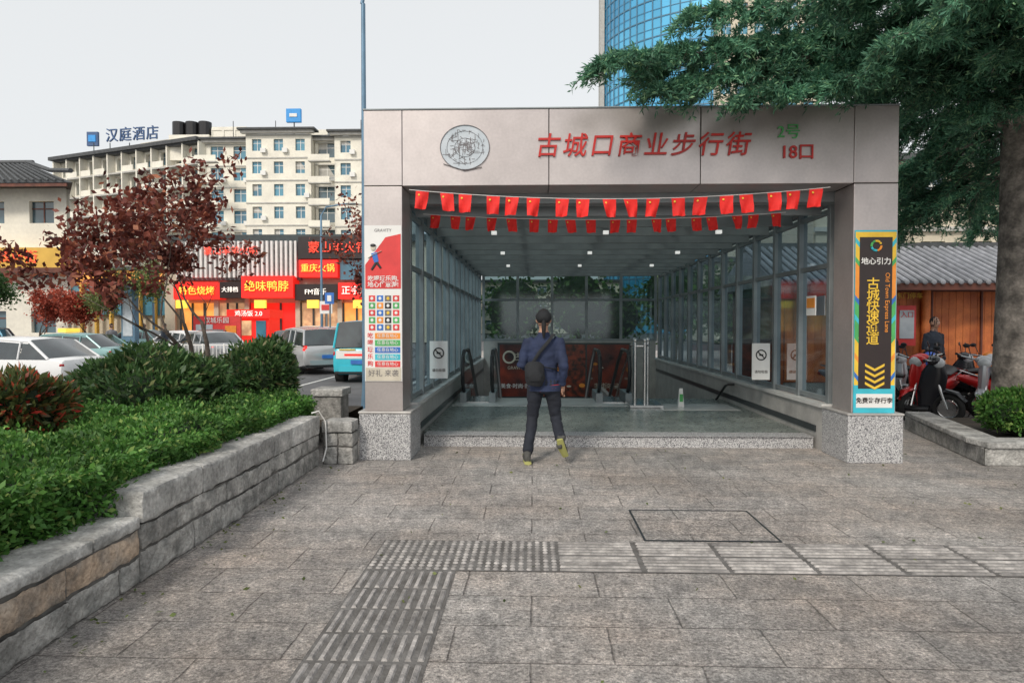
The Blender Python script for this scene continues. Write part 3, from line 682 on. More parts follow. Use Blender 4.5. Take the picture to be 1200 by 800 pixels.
rl.tube([(1.78,12,1.22),(1.95,12,1.22),(2.1,12.6,1.22)],.022,'ss',8); rl.poly([(1.78,12.0,.25),(1.86,12.6,.25),(1.86,12.6,1.15),(1.78,12,1.15)],'rglass'); rl.poly([(1.95,12.0,.25),(2.1,12.6,.25),(2.1,12.6,1.15),(1.95,12,1.15)],'rglass')
rl.tube([(1.86,12.6,1.2),(1.9,13.4,1.2),(1.95,20,-2.2)],.022,'ss',8); rl.box(1.68,2.25,11.85,12.55,.157,.2,'ss'); rl.build(smooth=40)
hr=MB('wall_handrail'); hr.tube([(3.62,12.4,.52),(3.52,12.4,.52),(3.52,12.6,.48),(3.52,19,-2.8)],.022,'black',8); hr.build(smooth=40)
dc=MB('wet_floor_sign'); 
dc.hexa([(2.54,12,.156),(2.64,12,.156),(2.64,12.1,.156),(2.54,12.1,.156),(2.56,12.04,.48),(2.62,12.04,.48),(2.62,12.06,.48),(2.56,12.06,.48)],'white'); dc.box(2.562,2.618,12.0,12.02,.25,.38,'grn'); dc.build()

def bunting(name,xa,xb,Y,z,sag,n,fw,fh):
    b=MB(name); pts=[]
    for i in range(41):
        t=i/40; pts.append((xa+(xb-xa)*t,Y,z-sag*4*t*(1-t)))
    b.tube(pts,.004,'white',4)
    for i in range(n):
        t=(i+.5)/n; t+=R.uniform(-.15,.15)/n; x=xa+(xb-xa)*t; zz=z-sag*4*t*(1-t); tw=R.uniform(-.8,.8); sl=R.uniform(-.15,.15); rows=[]
        for j in range(6):
            v=j/5; rows.append([(x+(u-.5)*fw*math.cos(tw*v)*(1-.12*v)+sl*v*fh, Y+(u-.5)*fw*math.sin(tw*v)+.03*math.sin(u*7+j*.8+i)*v, zz-v*fh) for u in (0,.2,.4,.6,.8,1)])
        b.rings(rows,'redflag',False,False)
        b.ell((x-.25*fw,Y-.010,zz-.22*fh),(fw*.08,.002,fw*.08),'yel',6,4)
    b.build(smooth=60)
bunting('flag_bunting',-1.45,3.4,7.97,3.17,.12,18,.155,.21)
bunting('flag_bunting',-1.42,3.2,8.80,3.02,.08,18,.13,.17)

# ---------------------------------------------------------------- street furniture
s=MB('street_lamp'); s.tube([(-2.98,12,0),(-2.98,12,.5),(-2.98,12,7.2)],[.09,.055,.038],'pole',12); s.tube([(-3.0,12,7.2),(-2.95,12,7.45),(-2.7,12,7.6)],.035,'pole',8)
s.ell((-2.9,12,7.35),(.14,.10,.06),'black'); s.tube([(-2.98,12,0),(-2.98,12,.15)],.13,'pole',12); s.build(smooth=50)
for nm,x,y_,h_ in (('street_lamp',-12.5,40,8),('street_lamp',-26,46,8)):
    s=MB(nm); s.tube([(x,y_,-.1),(x,y_,h_),(x+.3,y_,h_+.5),(x+1.6,y_,h_+.7)],[.09,.06,.05,.04],'pole',8); s.ell((x+1.8,y_,h_+.68),(.35,.12,.06),'frame'); s.build(smooth=50)
s=MB('traffic_sign'); s.tube([(-9.0,30,-.1),(-9.0,30,3.0)],.04,'frame',8); s.box(-9.2,-8.8,29.9,29.93,2.5,3.0,'blue'); s.box(-9.09,-8.91,29.88,29.9,2.62,2.88,'white'); s.build()
s=MB('traffic_sign'); s.tube([(-11.6,38,-.1),(-11.6,38,2.9)],.05,'frame',8); s.box(-11.95,-11.25,37.9,37.94,2.2,2.9,'white'); s.box(-11.85,-11.35,37.87,37.9,2.4,2.7,'pink'); s.build()
s=MB('bus_stop_kiosk'); s.box(-20.9,-20.2,34,34.4,-.1,3.6,'pole'); s.box(-20.8,-20.3,33.96,34,1.0,3.0,'logof'); s.box(-21,-20.1,33.9,34.5,3.6,3.8,'frameD'); s.build(bevel=.03)
s=MB('road_fence')
for i in range(16):
    x=-12-i*.9; s.box(x,x+.06,28.0,28.06,-.12,.8,'white')
    for j in range(5): s.box(x-.75+j*.15,x-.73+j*.15,28.02,28.04,.1,.72,'white')
for z in(.1,.72): s.box(-26,-12,28.015,28.045,z,z+.04,'white')
s.build()

# ---------------------------------------------------------------- buildings
def wall_grid(mb,p0,u,n,W,z0,H,cols,rows,ww,wh,sill,wm,gm,dep=.25,fm='white'):
    p0=Vector((p0[0],p0[1],0)); u=Vector((u[0],u[1],0)).normalized(); n=Vector((n[0],n[1],0)).normalized(); cw=W/cols; ch=H/rows
    def P(x,z,d=0): q=p0+u*x-n*d; return (q.x,q.y,z)
    for j in range(rows):
        for i in range(cols):
            x0=i*cw;x1=x0+cw;a=x0+(cw-ww)/2;b=a+ww;zb=z0+j*ch;s=zb+sill;t=s+wh;zt=zb+ch
            mb.poly([P(x0,zb),P(x1,zb),P(x1,s),P(x0,s)],wm); mb.poly([P(x0,t),P(x1,t),P(x1,zt),P(x0,zt)],wm)
            mb.poly([P(x0,s),P(a,s),P(a,t),P(x0,t)],wm); mb.poly([P(b,s),P(x1,s),P(x1,t),P(b,t)],wm)
            mb.poly([P(a,s),P(b,s),P(b,s,dep),P(a,s,dep)],wm); mb.poly([P(a,t),P(b,t),P(b,t,dep),P(a,t,dep)],wm)
            mb.poly([P(a,s),P(a,t),P(a,t,dep),P(a,s,dep)],wm); mb.poly([P(b,s),P(b,t),P(b,t,dep),P(b,s,dep)],wm)
            mb.poly([P(a,s,dep),P(b,s,dep),P(b,t,dep),P(a,t,dep)],gm)
            f=.04
            if R.random()<.35: c=R.uniform(.25,.9)*wh; mb.poly([P(a,t-c,dep-.015),P(a+ww*R.choice((.5,1)),t-c,dep-.015),P(a+ww*.5,t,dep-.015),P(a,t,dep-.015)],'hotelg')
            for c in ((a+b)/2,): mb.poly([P(c-f,s,dep-.03),P(c+f,s,dep-.03),P(c+f,t,dep-.03),P(c-f,t,dep-.03)],fm)
            mb.poly([P(a,t-.07-wh*.3,dep-.034),P(b,t-.07-wh*.3,dep-.034),P(b,t-wh*.3,dep-.034),P(a,t-wh*.3,dep-.034)],fm)
def obox(mb,p0,u,n,x0,x1,d0,d1,z0,z1,mat):
    p0=Vector((p0[0],p0[1],0)); u=Vector((u[0],u[1],0)).normalized(); n=Vector((n[0],n[1],0)).normalized()
    P=lambda x,d,z:(*(p0+u*x+n*d).xy,z)
    mb.hexa([P(x0,d0,z0),P(x1,d0,z0),P(x1,d1,z0),P(x0,d1,z0),P(x0,d0,z1),P(x1,d0,z1),P(x1,d1,z1),P(x0,d1,z1)],mat)
H=empty('hotel_building')
b=MB('left_wing'); pA=(-74.5,106); u=Vector((28.5,-11,0)).normalized(); nn=Vector((u.y,-u.x,0))
W=30.5
wall_grid(b,pA,u,nn,W,0,27,10,9,2.0,1.9,.6,'hotel','win',.5)
for j in range(1,10):
    obox(b,pA,u,nn,0,W,.02,1.2,j*3-.14,j*3+.08,'hotelg' if j<9 else 'tile')
    if j<9:
        for i in range(10):
            if (i+j)%4: obox(b,pA,u,nn,i*3.05+.1,i*3.05+2.3,1.1,1.16,j*3+.1,j*3+.95,'hotel')
            if R.random()<.5: obox(b,pA,u,nn,i*3.05+2.5,i*3.05+2.95,.05,.5,j*3+.5,j*3+1.2,'white')
obox(b,pA,u,nn,0,W,-14,-.52,26.4,27,'tile'); obox(b,pA,u,nn,-.3,0,-14,0,0,27.2,'hotel')
for i in range(11): obox(b,pA,u,nn,i*3.05-.12,i*3.05+.12,.02,1.21,0,27,'hotel')
obox(b,pA,u,nn,14,22,-8,-3,27,29.4,'hotel'); obox(b,pA,u,nn,-.6,W,-.5,1.6,27.09,27.6,'tile')
b.build(H)
b=MB('right_wing')
def bay(x0,W,Y,H,cols,rows,ww=1.3,wh=1.5,gm='winb'):
    wall_grid(b,(x0,Y),(1,0),(0,-1),W,0,H,cols,rows,ww,wh,.8,'hotel',gm,.3)
    for sgn,xx in((-1,x0),(1,x0+W)): b.poly([(xx,Y,0),(xx,Y+14,0),(xx,Y+14,H),(xx,Y,H)],'hotel')
    b.poly([(x0,Y,H),(x0+W,Y,H),(x0+W,Y+14,H),(x0,Y+14,H)],'tile')
    b.box(x0-.5,x0+W+.5,Y-.7,Y-.01,H+.02,H+.4,'hotelg'); b.box(x0-.8,x0+W+.8,Y-1.1,Y+1,H+.41,H+.65,'tile')
    for j in range(rows):
        ch=H/rows
        b.box(x0,x0+W,Y-.10,Y-.003,ch*(j+1)-.25,ch*(j+1)-.08,'hotelg')
        for i in range(cols):
            if R.random()<.55: q=x0+(i+.5)*W/cols+1.0; b.box(q-.35,q+.35,Y-.45,Y-.11,ch*j+.5,ch*j+1.1,'white')
bay(-46,6.5,95,26.9,2,9,1.8,1.8); bay(-39.4,9.0,93,27.6,3,9,1.3,1.6); bay(-30.3,3.2,94.5,26.9,1,9,2.4,2.0,'win'); bay(-27.0,9,92.5,27.1,3,9,1.4,1.6)
for j in range(1,9):
    for xx in (-30.3,-45.8,-20.6): b.box(xx,xx+2.9,91.4,92.4,j*2.95-.1,j*2.95+.05,'hotelg'); b.box(xx,xx+2.9,91.4,91.45,j*2.95+.05,j*2.95+.85,'hotel')
b.box(-52,-46.2,96.5,102,25,28.6,'hotel'); b.box(-46,-41,97,102,27,29.8,'hotel'); wall_grid(b,(-46,96.9),(1,0),(0,-1),5,27,2.6,3,1,1.4,1.9,.4,'hotel','winb')
for x in(-51.0,-49.1,-47.2): b.tube([(x,97.5,28.6),(x,97.5,30.6)],.9,'black',12)
b.box(-32,-29,96,99,27,29,'hotel'); b.box(-26,-20,96,99,27.6,28.4,'tile')
for x in (-36,-24,-21,-42): b.tube([(x,95,27),(x,95,30)],.05,'black',5)
b.build(H)
rsn=empty('rooftop_sign'); text('汉庭酒店',2.2,(-60.0,101,29.9),'sblue',rsn,ext=.1,off=.01,rot=(90,0,-10),sp=1.12)
q=MB('sign_logo_box'); q.box(-67.6,-65.9,102,102.4,28.6,30.7,'sblue'); q.box(-67.3,-66.2,101.9,102,29.2,30.2,'sblu2')
for x in (-66.5,-64,-61,-58): q.tube([(x,102,27),(x,102,29)],.07,'frameD',5)
q.build(rsn)
rsn=MB('rooftop_logo_sign'); rsn.box(-34.9,-32.8,96,96.5,30.1,32.0,'sblu2'); rsn.box(-34.4,-33.3,95.9,96,30.8,31.3,'white'); rsn.tube([(-33.8,96.2,27),(-33.8,96.2,31)],.1,'frameD',6); ro=rsn.build(bevel=.2)

SH=empty('shop_building')
b=MB('shop_walls')
b.box(-33,-8,60.2,74,0,9.4,'bldg'); b.box(-32.6,-8.5,59.6,60.19,8.9,9.5,'frameD')
x=-31.4
while x<-20.6: b.box(x,x+.20,59.2,59.6,5.7,8.9,'white'); x+=.42
b.box(-31.5,-20.5,59.61,60.18,5.5,8.9,'engr')
b.box(-20.4,-13.2,58.8,60.18,7.3,9.2,'sblk'); b.box(-20.4,-17,58.9,60.18,5.7,7.2,'sredE'); b.box(-16.9,-13.2,59.3,60.18,5.5,7.2,'winb')
b.box(-31.5,-27.4,58.9,60.18,3.8,5.3,'sredE'); b.box(-27.35,-25.4,58.8,60.18,3.9,5.3,'sblk'); b.box(-25.35,-20.8,58.6,60.18,3.9,5.8,'sredE'); b.box(-20.75,-17.0,58.9,60.18,3.7,5.1,'sblk'); b.box(-16.9,-13,58.7,60.18,3.8,5.2,'sredE')
for x0,x1,mm in((-31.4,-28.2,'sorE'),(-28,-25.5,'shin'),(-25.2,-21,'sredE'),(-20.6,-17.2,'shin'),(-16.8,-13.2,'sorE')):
    b.box(x0,x1,60.05,60.18,.2,3.5,mm); b.box(x0,x1,59.95,60.04,.1,1.0,'woodd')
    for k_ in range(4): xx=x0+(x1-x0)*k_/3; b.box(xx-.08,xx+.08,59.9,60.03,1.0,3.5,'frameD')
for x in (-32,-28.1,-25.35,-20.8,-17.05,-13): b.box(x-.2,x+.2,59.7,60.03,0,3.9,'bldg')
for x in (-30.5,-23.6,-19,-15): b.box(x-.5,x+.5,58.3,58.55,3.0,3.7,'syeE')
b.build(SH)
for tx,sz,xx,zz,yy,mm in (('蒙山羊羊火锅',.8,-26.5,8.0,59.1,'sreE'),('蒙山羊火锅',1.05,-16.9,8.2,58.7,'sreE'),('重庆火锅',.75,-18.7,6.45,58.8,'syeE'),('特色烧烤',.8,-29.4,4.5,58.8,'syeE'),('大排档',.5,-26.4,4.6,58.7,'swhE'),('绝味鸭脖',.98,-23.1,4.85,58.5,'syeE'),('FM音乐',.6,-18.9,4.4,58.8,'swhE'),('正宗鸡汤',.8,-15,4.5,58.6,'swhE')):
    text(tx,sz,(xx,yy,zz),mm,SH,ext=.03,off=.0)
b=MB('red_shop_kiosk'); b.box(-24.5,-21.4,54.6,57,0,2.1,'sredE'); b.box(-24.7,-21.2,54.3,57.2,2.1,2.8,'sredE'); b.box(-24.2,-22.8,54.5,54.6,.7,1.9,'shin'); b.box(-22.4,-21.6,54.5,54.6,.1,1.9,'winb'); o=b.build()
text('鸡汤饭 2.0',.5,(-22.9,54.25,2.45),'swhE',o,ext=.02,off=.0)
b=MB('advert_hoarding'); b.box(-24.2,-20.8,47.9,48.1,.1,2.2,'pink'); b.box(-24.0,-22.8,47.85,47.9,.4,1.6,'logof'); b.box(-21.9,-21.1,47.85,47.9,.3,1.5,'org'); o=b.build(); text('双城乐园',.45,(-22.5,47.84,1.87),'white',o,ext=.01)

b=MB('traditional_building')
wall_grid(b,(-46,40),(1,0),(0,-1),18.2,0,9.8,6,3,1.5,1.3,1.1,'hotel','win',.25,'woodd')
b.hexa([(-46,40.3,0),(-27.8,40.3,0),(-35,50,0),(-50,50,0),(-46,40.3,9.8),(-27.8,40.3,9.8),(-35,50,9.8),(-50,50,9.8)],'hotel'); b.box(-46,-27.6,39.2,39.98,4.9,6.1,'bldy'); b.box(-46,-27.4,38.9,39.18,4.6,4.9,'woodd')
b.hexa([(-48,38.4,9.7),(-26.3,38.4,9.7),(-36,51.5,9.7),(-54,51.5,9.7),(-49,45.2,12.3),(-34,45.2,12.3),(-34.2,45.6,12.3),(-49,45.6,12.3)],'tile')
for i in range(50):
    x=-47.9+i*.43; x2=-48.9+i*.30; b.tube([(x,38.35,9.82),(x2,45.2,12.4)],.07,'tile',5)
b.tube([(-49.3,45.4,12.5),(-33.8,45.4,12.5)],.2,'tile',6); b.tube([(-34,45.2,12.5),(-29.5,41,11.0),(-26.2,38.1,10.3)],.14,'tile',6)
b.box(-48,-26.7,38.45,38.55,9.5,9.69,'woodd'); b.build()
text('古城商业街',.8,(-31,39.15,5.5),'sreE',SH)
b=MB('lit_arcade'); b.box(-47,-34,66,75,0,7.2,'bldg'); b.box(-47,-34.2,65.2,65.99,5.6,6.8,'sorE'); b.box(-47,-34.2,65.6,65.99,2.5,5.4,'winb')
for i in range(9): b.box(-47+i*1.45,-46.8+i*1.45,65.1,65.55,0,5.5,'bldy')
b.box(-47.2,-34,64.9,66,6.82,7.2,'tile'); b.build()
b=MB('background_buildings')
for x0,W,Y,Hh,c,rw in((-140,40,150,24,12,8),(-105,22,130,18,6,6),(-15,30,120,9,10,3),(16,30,60,7,10,2)):
    wall_grid(b,(x0,Y),(1,0),(0,-1),W,0,Hh,c,rw,W/c*.55,Hh/rw*.5,.8,'bldg','win',.3); b.box(x0,x0+W,Y+.4,Y+12,0,Hh,'bldg'); b.box(x0-.5,x0+W+.5,Y-.6,Y+12.5,Hh,Hh+.4,'tile')
b.build()
b=MB('beige_building'); wall_grid(b,(13,32),(1,0),(0,-1),17,0,9,8,3,1.1,1.4,1.0,'bldg','win',.2); b.box(13,30,32.3,42,0,9,'bldg'); b.box(12.6,30.4,31.4,42.4,9,9.3,'tile')
for j in(1,2): b.box(12.9,30.1,31.8,31.99,j*3-.15,j*3+.05,'hotelg')
b.build()

b=MB('glass_tower'); cx,cy,Rt=38.5,134,24.0; nseg=22; fl=3.2; nf=27
def tp(i,z,rr=Rt): a=math.pi+math.pi*.5*i/nseg; return (cx+rr*math.cos(a)*1.05,cy+rr*math.sin(a)*.8,z)
for j in range(nf):
    for i in range(nseg): b.poly([tp(i,j*fl+.0),tp(i+1,j*fl),tp(i+1,(j+1)*fl-.0),tp(i,(j+1)*fl)],'tow')
for j in range(nf+1):
    for i in range(nseg):
        for zz,th in((j*fl,.22),(j*fl+1.5,.1)): b.poly([tp(i,zz,Rt+.12),tp(i+1,zz,Rt+.12),tp(i+1,zz+th,Rt+.12),tp(i,zz+th,Rt+.12)],'towf')
for i in range(nseg+1): p=tp(i,0,Rt+.14); b.box(p[0]-.09,p[0]+.09,p[1]-.02,p[1]+.1,0,nf*fl,'towf')
b.box(12.6,13.4,131,134,0,86,'hotelg'); b.box(30,46,113.31,132,0,84,'bldg')
wall_grid(b,(29.9,113),(1,0),(0,-1),16,0,83,6,26,1.6,1.9,.7,'bldg','winb')
b.build()

b=MB('wooden_shop_house')
for i in range(60):
    x=5.2+i*.15; b.box(x,x+.142,15.0,15.06,.35,2.5,'wood')
b.box(5.2,14.2,15.065,18,0,2.5,'woodd'); b.box(5.2,14.2,14.95,15.06,0,.33,'kerb'); b.box(5.2,14.2,14.9,15.05,2.3,2.46,'woodd')
for x in (5.3,7.55,8.4,10.6,12.6): b.tube([(x,14.9,0),(x,14.9,2.4)],.09,'wood',12)
for x in np.arange(5.4,14,1.05): b.box(x,x+.04,14.96,15.0,.4,2.3,'woodd')
b.hexa([(5.0,14.2,2.42),(14.5,14.2,2.42),(14.5,18.8,2.42),(5.0,18.8,2.42),(5.0,16.4,3.32),(14.5,16.4,3.32),(14.5,16.6,3.32),(5.0,16.6,3.32)],'tileg')
for i in range(53):
    x=5.05+i*.18; b.tube([(x,14.12,2.47),(x,16.4,3.40)],.05,'tileg',8); b.ell((x,14.1,2.46),(.055,.02,.055),'tileg',8,5)
b.box(5,14.5,16.38,16.62,3.3,3.52,'tile'); b.box(5,14.5,14.16,14.2,2.3,2.44,'woodd')
b.box(7.72,8.12,14.76,14.79,1.15,2.0,'pink'); b.box(7.77,8.07,14.74,14.76,1.3,1.9,'logof')
o=b.build(smooth=40); text('入口',.14,(7.92,14.73,1.8),'pink',o,ext=.002)
text('东门停车',.14,(8.0,14.8,2.2),'yel',o,ext=.002)
b=MB('hanging_shop_sign'); b.box(13.3,14.3,19.9,20.1,3.7,4.6,'sblk'); b.tube([(13.8,20,0),(13.8,20,3.7)],.05,'frameD',6); o=b.build(); text('古店',.4,(13.8,19.88,4.15),'syeE',o,ext=.005)

# ---------------------------------------------------------------- vehicles
def car(name,loc,rz,paint_,kind='sedan',taxi=False,lit=False):
    L_={'sedan':4.5,'suv':4.4,'van':4.2}[kind]; hw={'sedan':.87,'suv':.90,'van':.82}[kind]
    Hh={'sedan':1.42,'suv':1.62,'van':1.85}[kind]; belt={'sedan':.92,'suv':1.02,'van':1.05}[kind]
    m=MB(name); P=P_[paint_]; h=L_/2
    st=[(-h,.80*hw,.38,.60,belt-.18),(-h+.08,.93*hw,.27,.6,belt-.04),(-h+.4,hw,.22,.6,belt),(-.9,hw,.2,.6,belt),(.5,hw,.2,.6,belt),(h*.45,hw,.2,.58,belt-.03 if kind!='van' else belt),
        (h-.5,.98*hw,.22,.55,belt-.15),(h-.12,.9*hw,.27,.5,belt-.28),(h,.75*hw,.36,.5,belt-.38)]
    rg=[]
    for x,w_,zb,zm,zt in st:
        half=[(w_*.8,zb),(w_*.97,zb+.06),(w_,zm),(w_*.985,(zm+zt)/2),(w_*.95,zt-.04),(w_*.86,zt)]
        rg.append([(x,a,z) for a,z in half]+[(x,0,zt+.02)]+[(x,-a,z) for a,z in half[::-1]])
    m.rings(rg,P,True)
    wt=.76*hw
    if kind=='sedan': g_=[(-h+.45,belt-.02),(-h+1.05,Hh-.06),(-.2,Hh),(.45,Hh-.04),(1.25,belt-.03)]
    elif kind=='suv': g_=[(-h+.08,belt-.02),(-h+.42,Hh-.08),(-.3,Hh),(.5,Hh-.05),(1.25,belt-.03)]
    else: g_=[(-h+.05,belt-.02),(-h+.15,Hh-.06),(-.3,Hh),(1.0,Hh-.08),(1.6,belt-.03)]
    rg=[]
    for i,(x,z) in enumerate(g_):
        e=(i in(0,4)); wb=hw*.93
        if e: rg.append([(x,wb,belt-.03),(x,wb*.97,z+.005),(x,wb*.9,z+.01),(x,0,z+.02),(x,-wb*.9,z+.01),(x,-wb*.97,z+.005),(x,-wb,belt-.03)])
        else: rg.append([(x,wb,belt-.03),(x,wt+.05,z-.10),(x,wt-.05,z-.01),(x,0,z+.02),(x,-wt+.05,z-.01),(x,-wt-.05,z-.10),(x,-wb,belt-.03)])
    def mf(i,j):
        if j in(0,5): return M['cglass']
        if i in(0,3): return M['cglass']
        return P
    m.rings(rg,None,False,False,mf)
    for sg in(-1,1):
        for (x0,z0),(x1,z1) in ((g_[0],g_[1]),(g_[4],g_[3])): m.tube([(x0,sg*hw*.90,belt-.02),(x1,sg*(wt+.01),z1-.05)],.035,P,6)
        for x in (-.35,.0-h*.45): m.tube([(x,sg*hw*.935,belt-.02),(x,sg*(wt+.06),Hh-.11)],.025,P,6)
        m.tube([(g_[1][0],sg*(wt+.01),g_[1][1]-.05),(g_[2][0],sg*(wt+.01),Hh-.05),(g_[3][0],sg*(wt+.01),g_[3][1]-.05)],.03,P,6)
        m.ell((.85,sg*(hw+.08),belt+.06),(.07,.09,.06),P,8,6)
        m.box(-h*.7,h*.7,sg*hw-.004 if sg>0 else -hw-.008,sg*hw+.008 if sg>0 else -hw+.004,.46,.49,'black')
        for x in (-.35,.75): m.box(x-.006,x+.006,sg*hw-.004 if sg>0 else -hw-.004,sg*hw+.004 if sg>0 else -hw+.004,.3,belt-.1,'black')
        for x in (-.2,.55): m.box(x-.35,x-.2,sg*hw-.02 if sg>0 else -hw-.012,sg*hw+.012 if sg>0 else -hw+.02,belt-.17,belt-.14,'ss')
        for x in(-h*.62,h*.62):
            m.tube([(x,sg*(hw-.25),.32),(x,sg*(hw+.008),.32)],.37,'rub',20); m.tube([(x,sg*(hw-.2),.31),(x,sg*(hw+.02),.31)],.31,'rub',20)
            m.tube([(x,sg*(hw+.02),.31),(x,sg*(hw+.026),.31)],.2,'frame',14)
            for q in range(5):
                a=q*1.257; m.tube([(x,sg*(hw+.028),.31),(x+.19*math.cos(a),sg*(hw+.028),.31+.19*math.sin(a))],.022,'ss',4)
        zt=belt-.16 if kind!='van' else .85
        m.ell((-h+.11,sg*hw*.80,zt),(.07,.12,.07 if kind=='sedan' else .14),'tailE' if lit else 'tail',10,6); m.ell((h-.16,sg*hw*.70,belt-.36),(.12,.16,.065),'head',10,6)
    m.box(-h-.03,-h+.1,-.7*hw,.7*hw,.34,.5,P); m.box(-h-.045,-h-.03,-.22,.22,.56,.68,'blue'); m.box(-h-.02,-h+.06,-hw*.85,hw*.85,.28,.34,'black')
    m.box(h-.1,h+.02,-.5*hw,.5*hw,.36,.5,'black')
    if taxi: m.box(-.15,.15,-.35,.35,Hh+.02,Hh+.16,'syeE'); m.box(-h*.7,h*.7,hw*1.0,hw+.012,.55,.68,'syeE'); m.box(-h*.7,h*.7,-hw-.012,-hw,.55,.68,'syeE')
    if kind=='van':
        m.box(-h-.012,-h+.05,-hw*.8,hw*.8,.72,.95,'white'); m.box(-h-.016,-h+.05,.1,hw*.7,.97,1.0,'yel')
        m.box(-h-.02,-h+.02,-hw*.5,hw*.5,.80,.86,'sredE')
    return m.build(loc=loc,rz=rz,smooth=35)
car('van',(-5.15,21.9,-.12),rad(91),'cyan','van')
car('parked_car',(-8.3,25.0,-.12),rad(125),'silver','suv',lit=True)
car('white_car',(-13.0,16.6,-.12),rad(172),'white','sedan')
car('taxi',(-16.8,24.2,-.12),rad(176),'teal','sedan',True)
car('car',(-23.5,27,-.12),rad(170),'white','suv')
car('car',(-13.2,37,-.12),rad(100),'dark','sedan',lit=True); car('car',(-17.5,33.5,-.12),rad(150),'white','sedan',lit=True)
car('car',(-11.5,45,-.12),rad(95),'silver','suv',lit=True); car('car',(-29,34,-.12),rad(175),'dark','suv')
car('car',(-15.2,47,-.12),rad(95),'white','suv',lit=True); car('car',(-19.5,41,-.12),rad(110),'dark','sedan',lit=True)
car('car',(-9.9,34.5,-.12),rad(98),'white','suv',lit=True); car('car',(-14.6,30.2,-.12),rad(140),'silver','sedan',lit=True); car('car',(-23.5,40,-.12),rad(165),'teal','sedan')

def scooter(loc,rz,pc,box=False,lean=0):
    m=MB('motor_scooter'); P=P_[pc]
    for x in(.64,-.60):
        m.torus((x,0,.25),.20,.05,'rub','y',20,8); m.tube([(x,-.03,.25),(x,.03,.25)],.13,'ss',12); m.torus((x,0,.25),.15,.012,'ss','y',16,5)
    m.tube([(.64,.06,.25),(.55,.05,.55),(.42,0,.98)],.022,'ss',8); m.tube([(.64,-.06,.25),(.55,-.05,.55),(.42,0,.98)],.022,'ss',8)
    m.tube([(.90,0,.38),(.78,0,.50),(.62,0,.54),(.46,0,.44)],[(.03,.02),(.07,.03),(.075,.035),(.04,.02)],P,10)
    m.tube([(.34,0,.22),(.40,0,.5),(.46,0,.80),(.50,0,1.0)],[(.13,.05),(.20,.06),(.19,.08),(.10,.06)],P,12)
    m.tube([(.40,0,.24),(.0,0,.22),(-.2,0,.26)],[(.15,.05),(.15,.045),(.15,.06)],'black',10)
    m.tube([(-.12,0,.35),(-.25,0,.52),(-.55,0,.60),(-.88,0,.68),(-.98,0,.70)],[(.13,.12),(.17,.16),(.17,.13),(.10,.07),(.03,.03)],P,14)
    m.tube([(.02,0,.74),(-.15,0,.77),(-.4,0,.75),(-.62,0,.82),(-.80,0,.80)],[(.07,.03),(.13,.055),(.13,.05),(.12,.055),(.05,.03)],'black',12)
    m.tube([(.42,-.33,1.06),(.46,-.15,1.03),(.46,.15,1.03),(.42,.33,1.06)],.015,'ss',8)
    for s in(-1,1):
        m.tube([(.42,s*.24,1.05),(.40,s*.36,1.06)],.022,'black',8); m.tube([(.45,s*.18,1.04),(.44,s*.24,1.22)],.007,'black',5); m.ell((.43,s*.27,1.24),(.012,.055,.035),'black',10,6)
    m.ell((.52,0,.98),(.09,.10,.09),'head',12,8); m.ell((.46,0,1.02),(.11,.14,.08),P,12,8)
    m.tube([(-.1,.12,.3),(-.55,.15,.28),(-.85,.16,.33)],[.04,.05,.045],'ss',8); m.ell((-.95,0,.66),(.04,.09,.04),'tail',8,6)
    m.tube([(-.3,0,.35),(-.60,.02,.25)],.06,'black',8); m.tube([(-.1,-.12,.25),(-.15,-.22,.02)],.012,'ss',6); m.tube([(-.1,.12,.25),(-.15,.22,.02)],.012,'ss',6)
    m.tube([(-.55,.13,.72),(-.9,.1,.82),(-.9,-.1,.82),(-.55,-.13,.72)],.012,'ss',6)
    if box: m.tube([(-.97,0,.99),(-.69,0,.99)],[(.17,.13),(.17,.14)],'black',10)
    o=m.build(loc=loc,rz=rz,smooth=45); o.rotation_euler[0]=lean
    return o
ps=[(6.2,11.6,'black',0),(6.75,11.9,'red',0),(7.15,12.5,'red',1),(7.5,11.6,'grey',0),(8.1,12.4,'black',0),(8.35,11.6,'blue',0),(8.95,12.3,'blue',1),(9.2,11.7,'red',0),(9.8,12.3,'grey',0),(8.75,13.1,'orange',0),(9.4,13.2,'red',0),(10.3,12.1,'black',0),(7.0,13.2,'blue',0),(7.5,13.0,'black',0),(6.1,12.6,'grey',0),(7.9,11.2,'red',0)]
for i,(x,y,c,bx) in enumerate(ps): scooter((x,y,0),rad(R.choice((R.uniform(200,235),R.uniform(305,335)))),c,bx,rad(R.uniform(-7,7)))

# ---------------------------------------------------------------- people
def hand(mb,w_,d,side,mat,grip=.6):
    w_=Vector(w_); d=Vector(d).normalized(); ref=Vector((0,1,0)) if abs(d.y)<.8 else Vector((0,0,1))
    a=(ref-d*ref.dot(d)).normalized(); n=d.cross(a)*side
    mb.tube([w_-d*.02,w_+d*.03,w_+d*.085],[(.024,.02),(.036,.017),(.036,.014)],mat,10)
    for i,(off,l) in enumerate(((-.028,.066),(-.009,.076),(.010,.070),(.028,.055))):
        p=w_+d*.08+a*off; q=p+d*l*.42+n*.01; r_=q+(d*.75+n*grip).normalized()*l*.32; s=r_+(d*.3+n).normalized()*l*.28
        mb.tube([p,q,r_,s],[.0095,.009,.008,.006],mat,7)
    p=w_+d*.03-a*.03; mb.tube([p,p-a*.022+d*.03,p-a*.025+d*.058+n*.012],[.012,.0105,.008],mat,7)
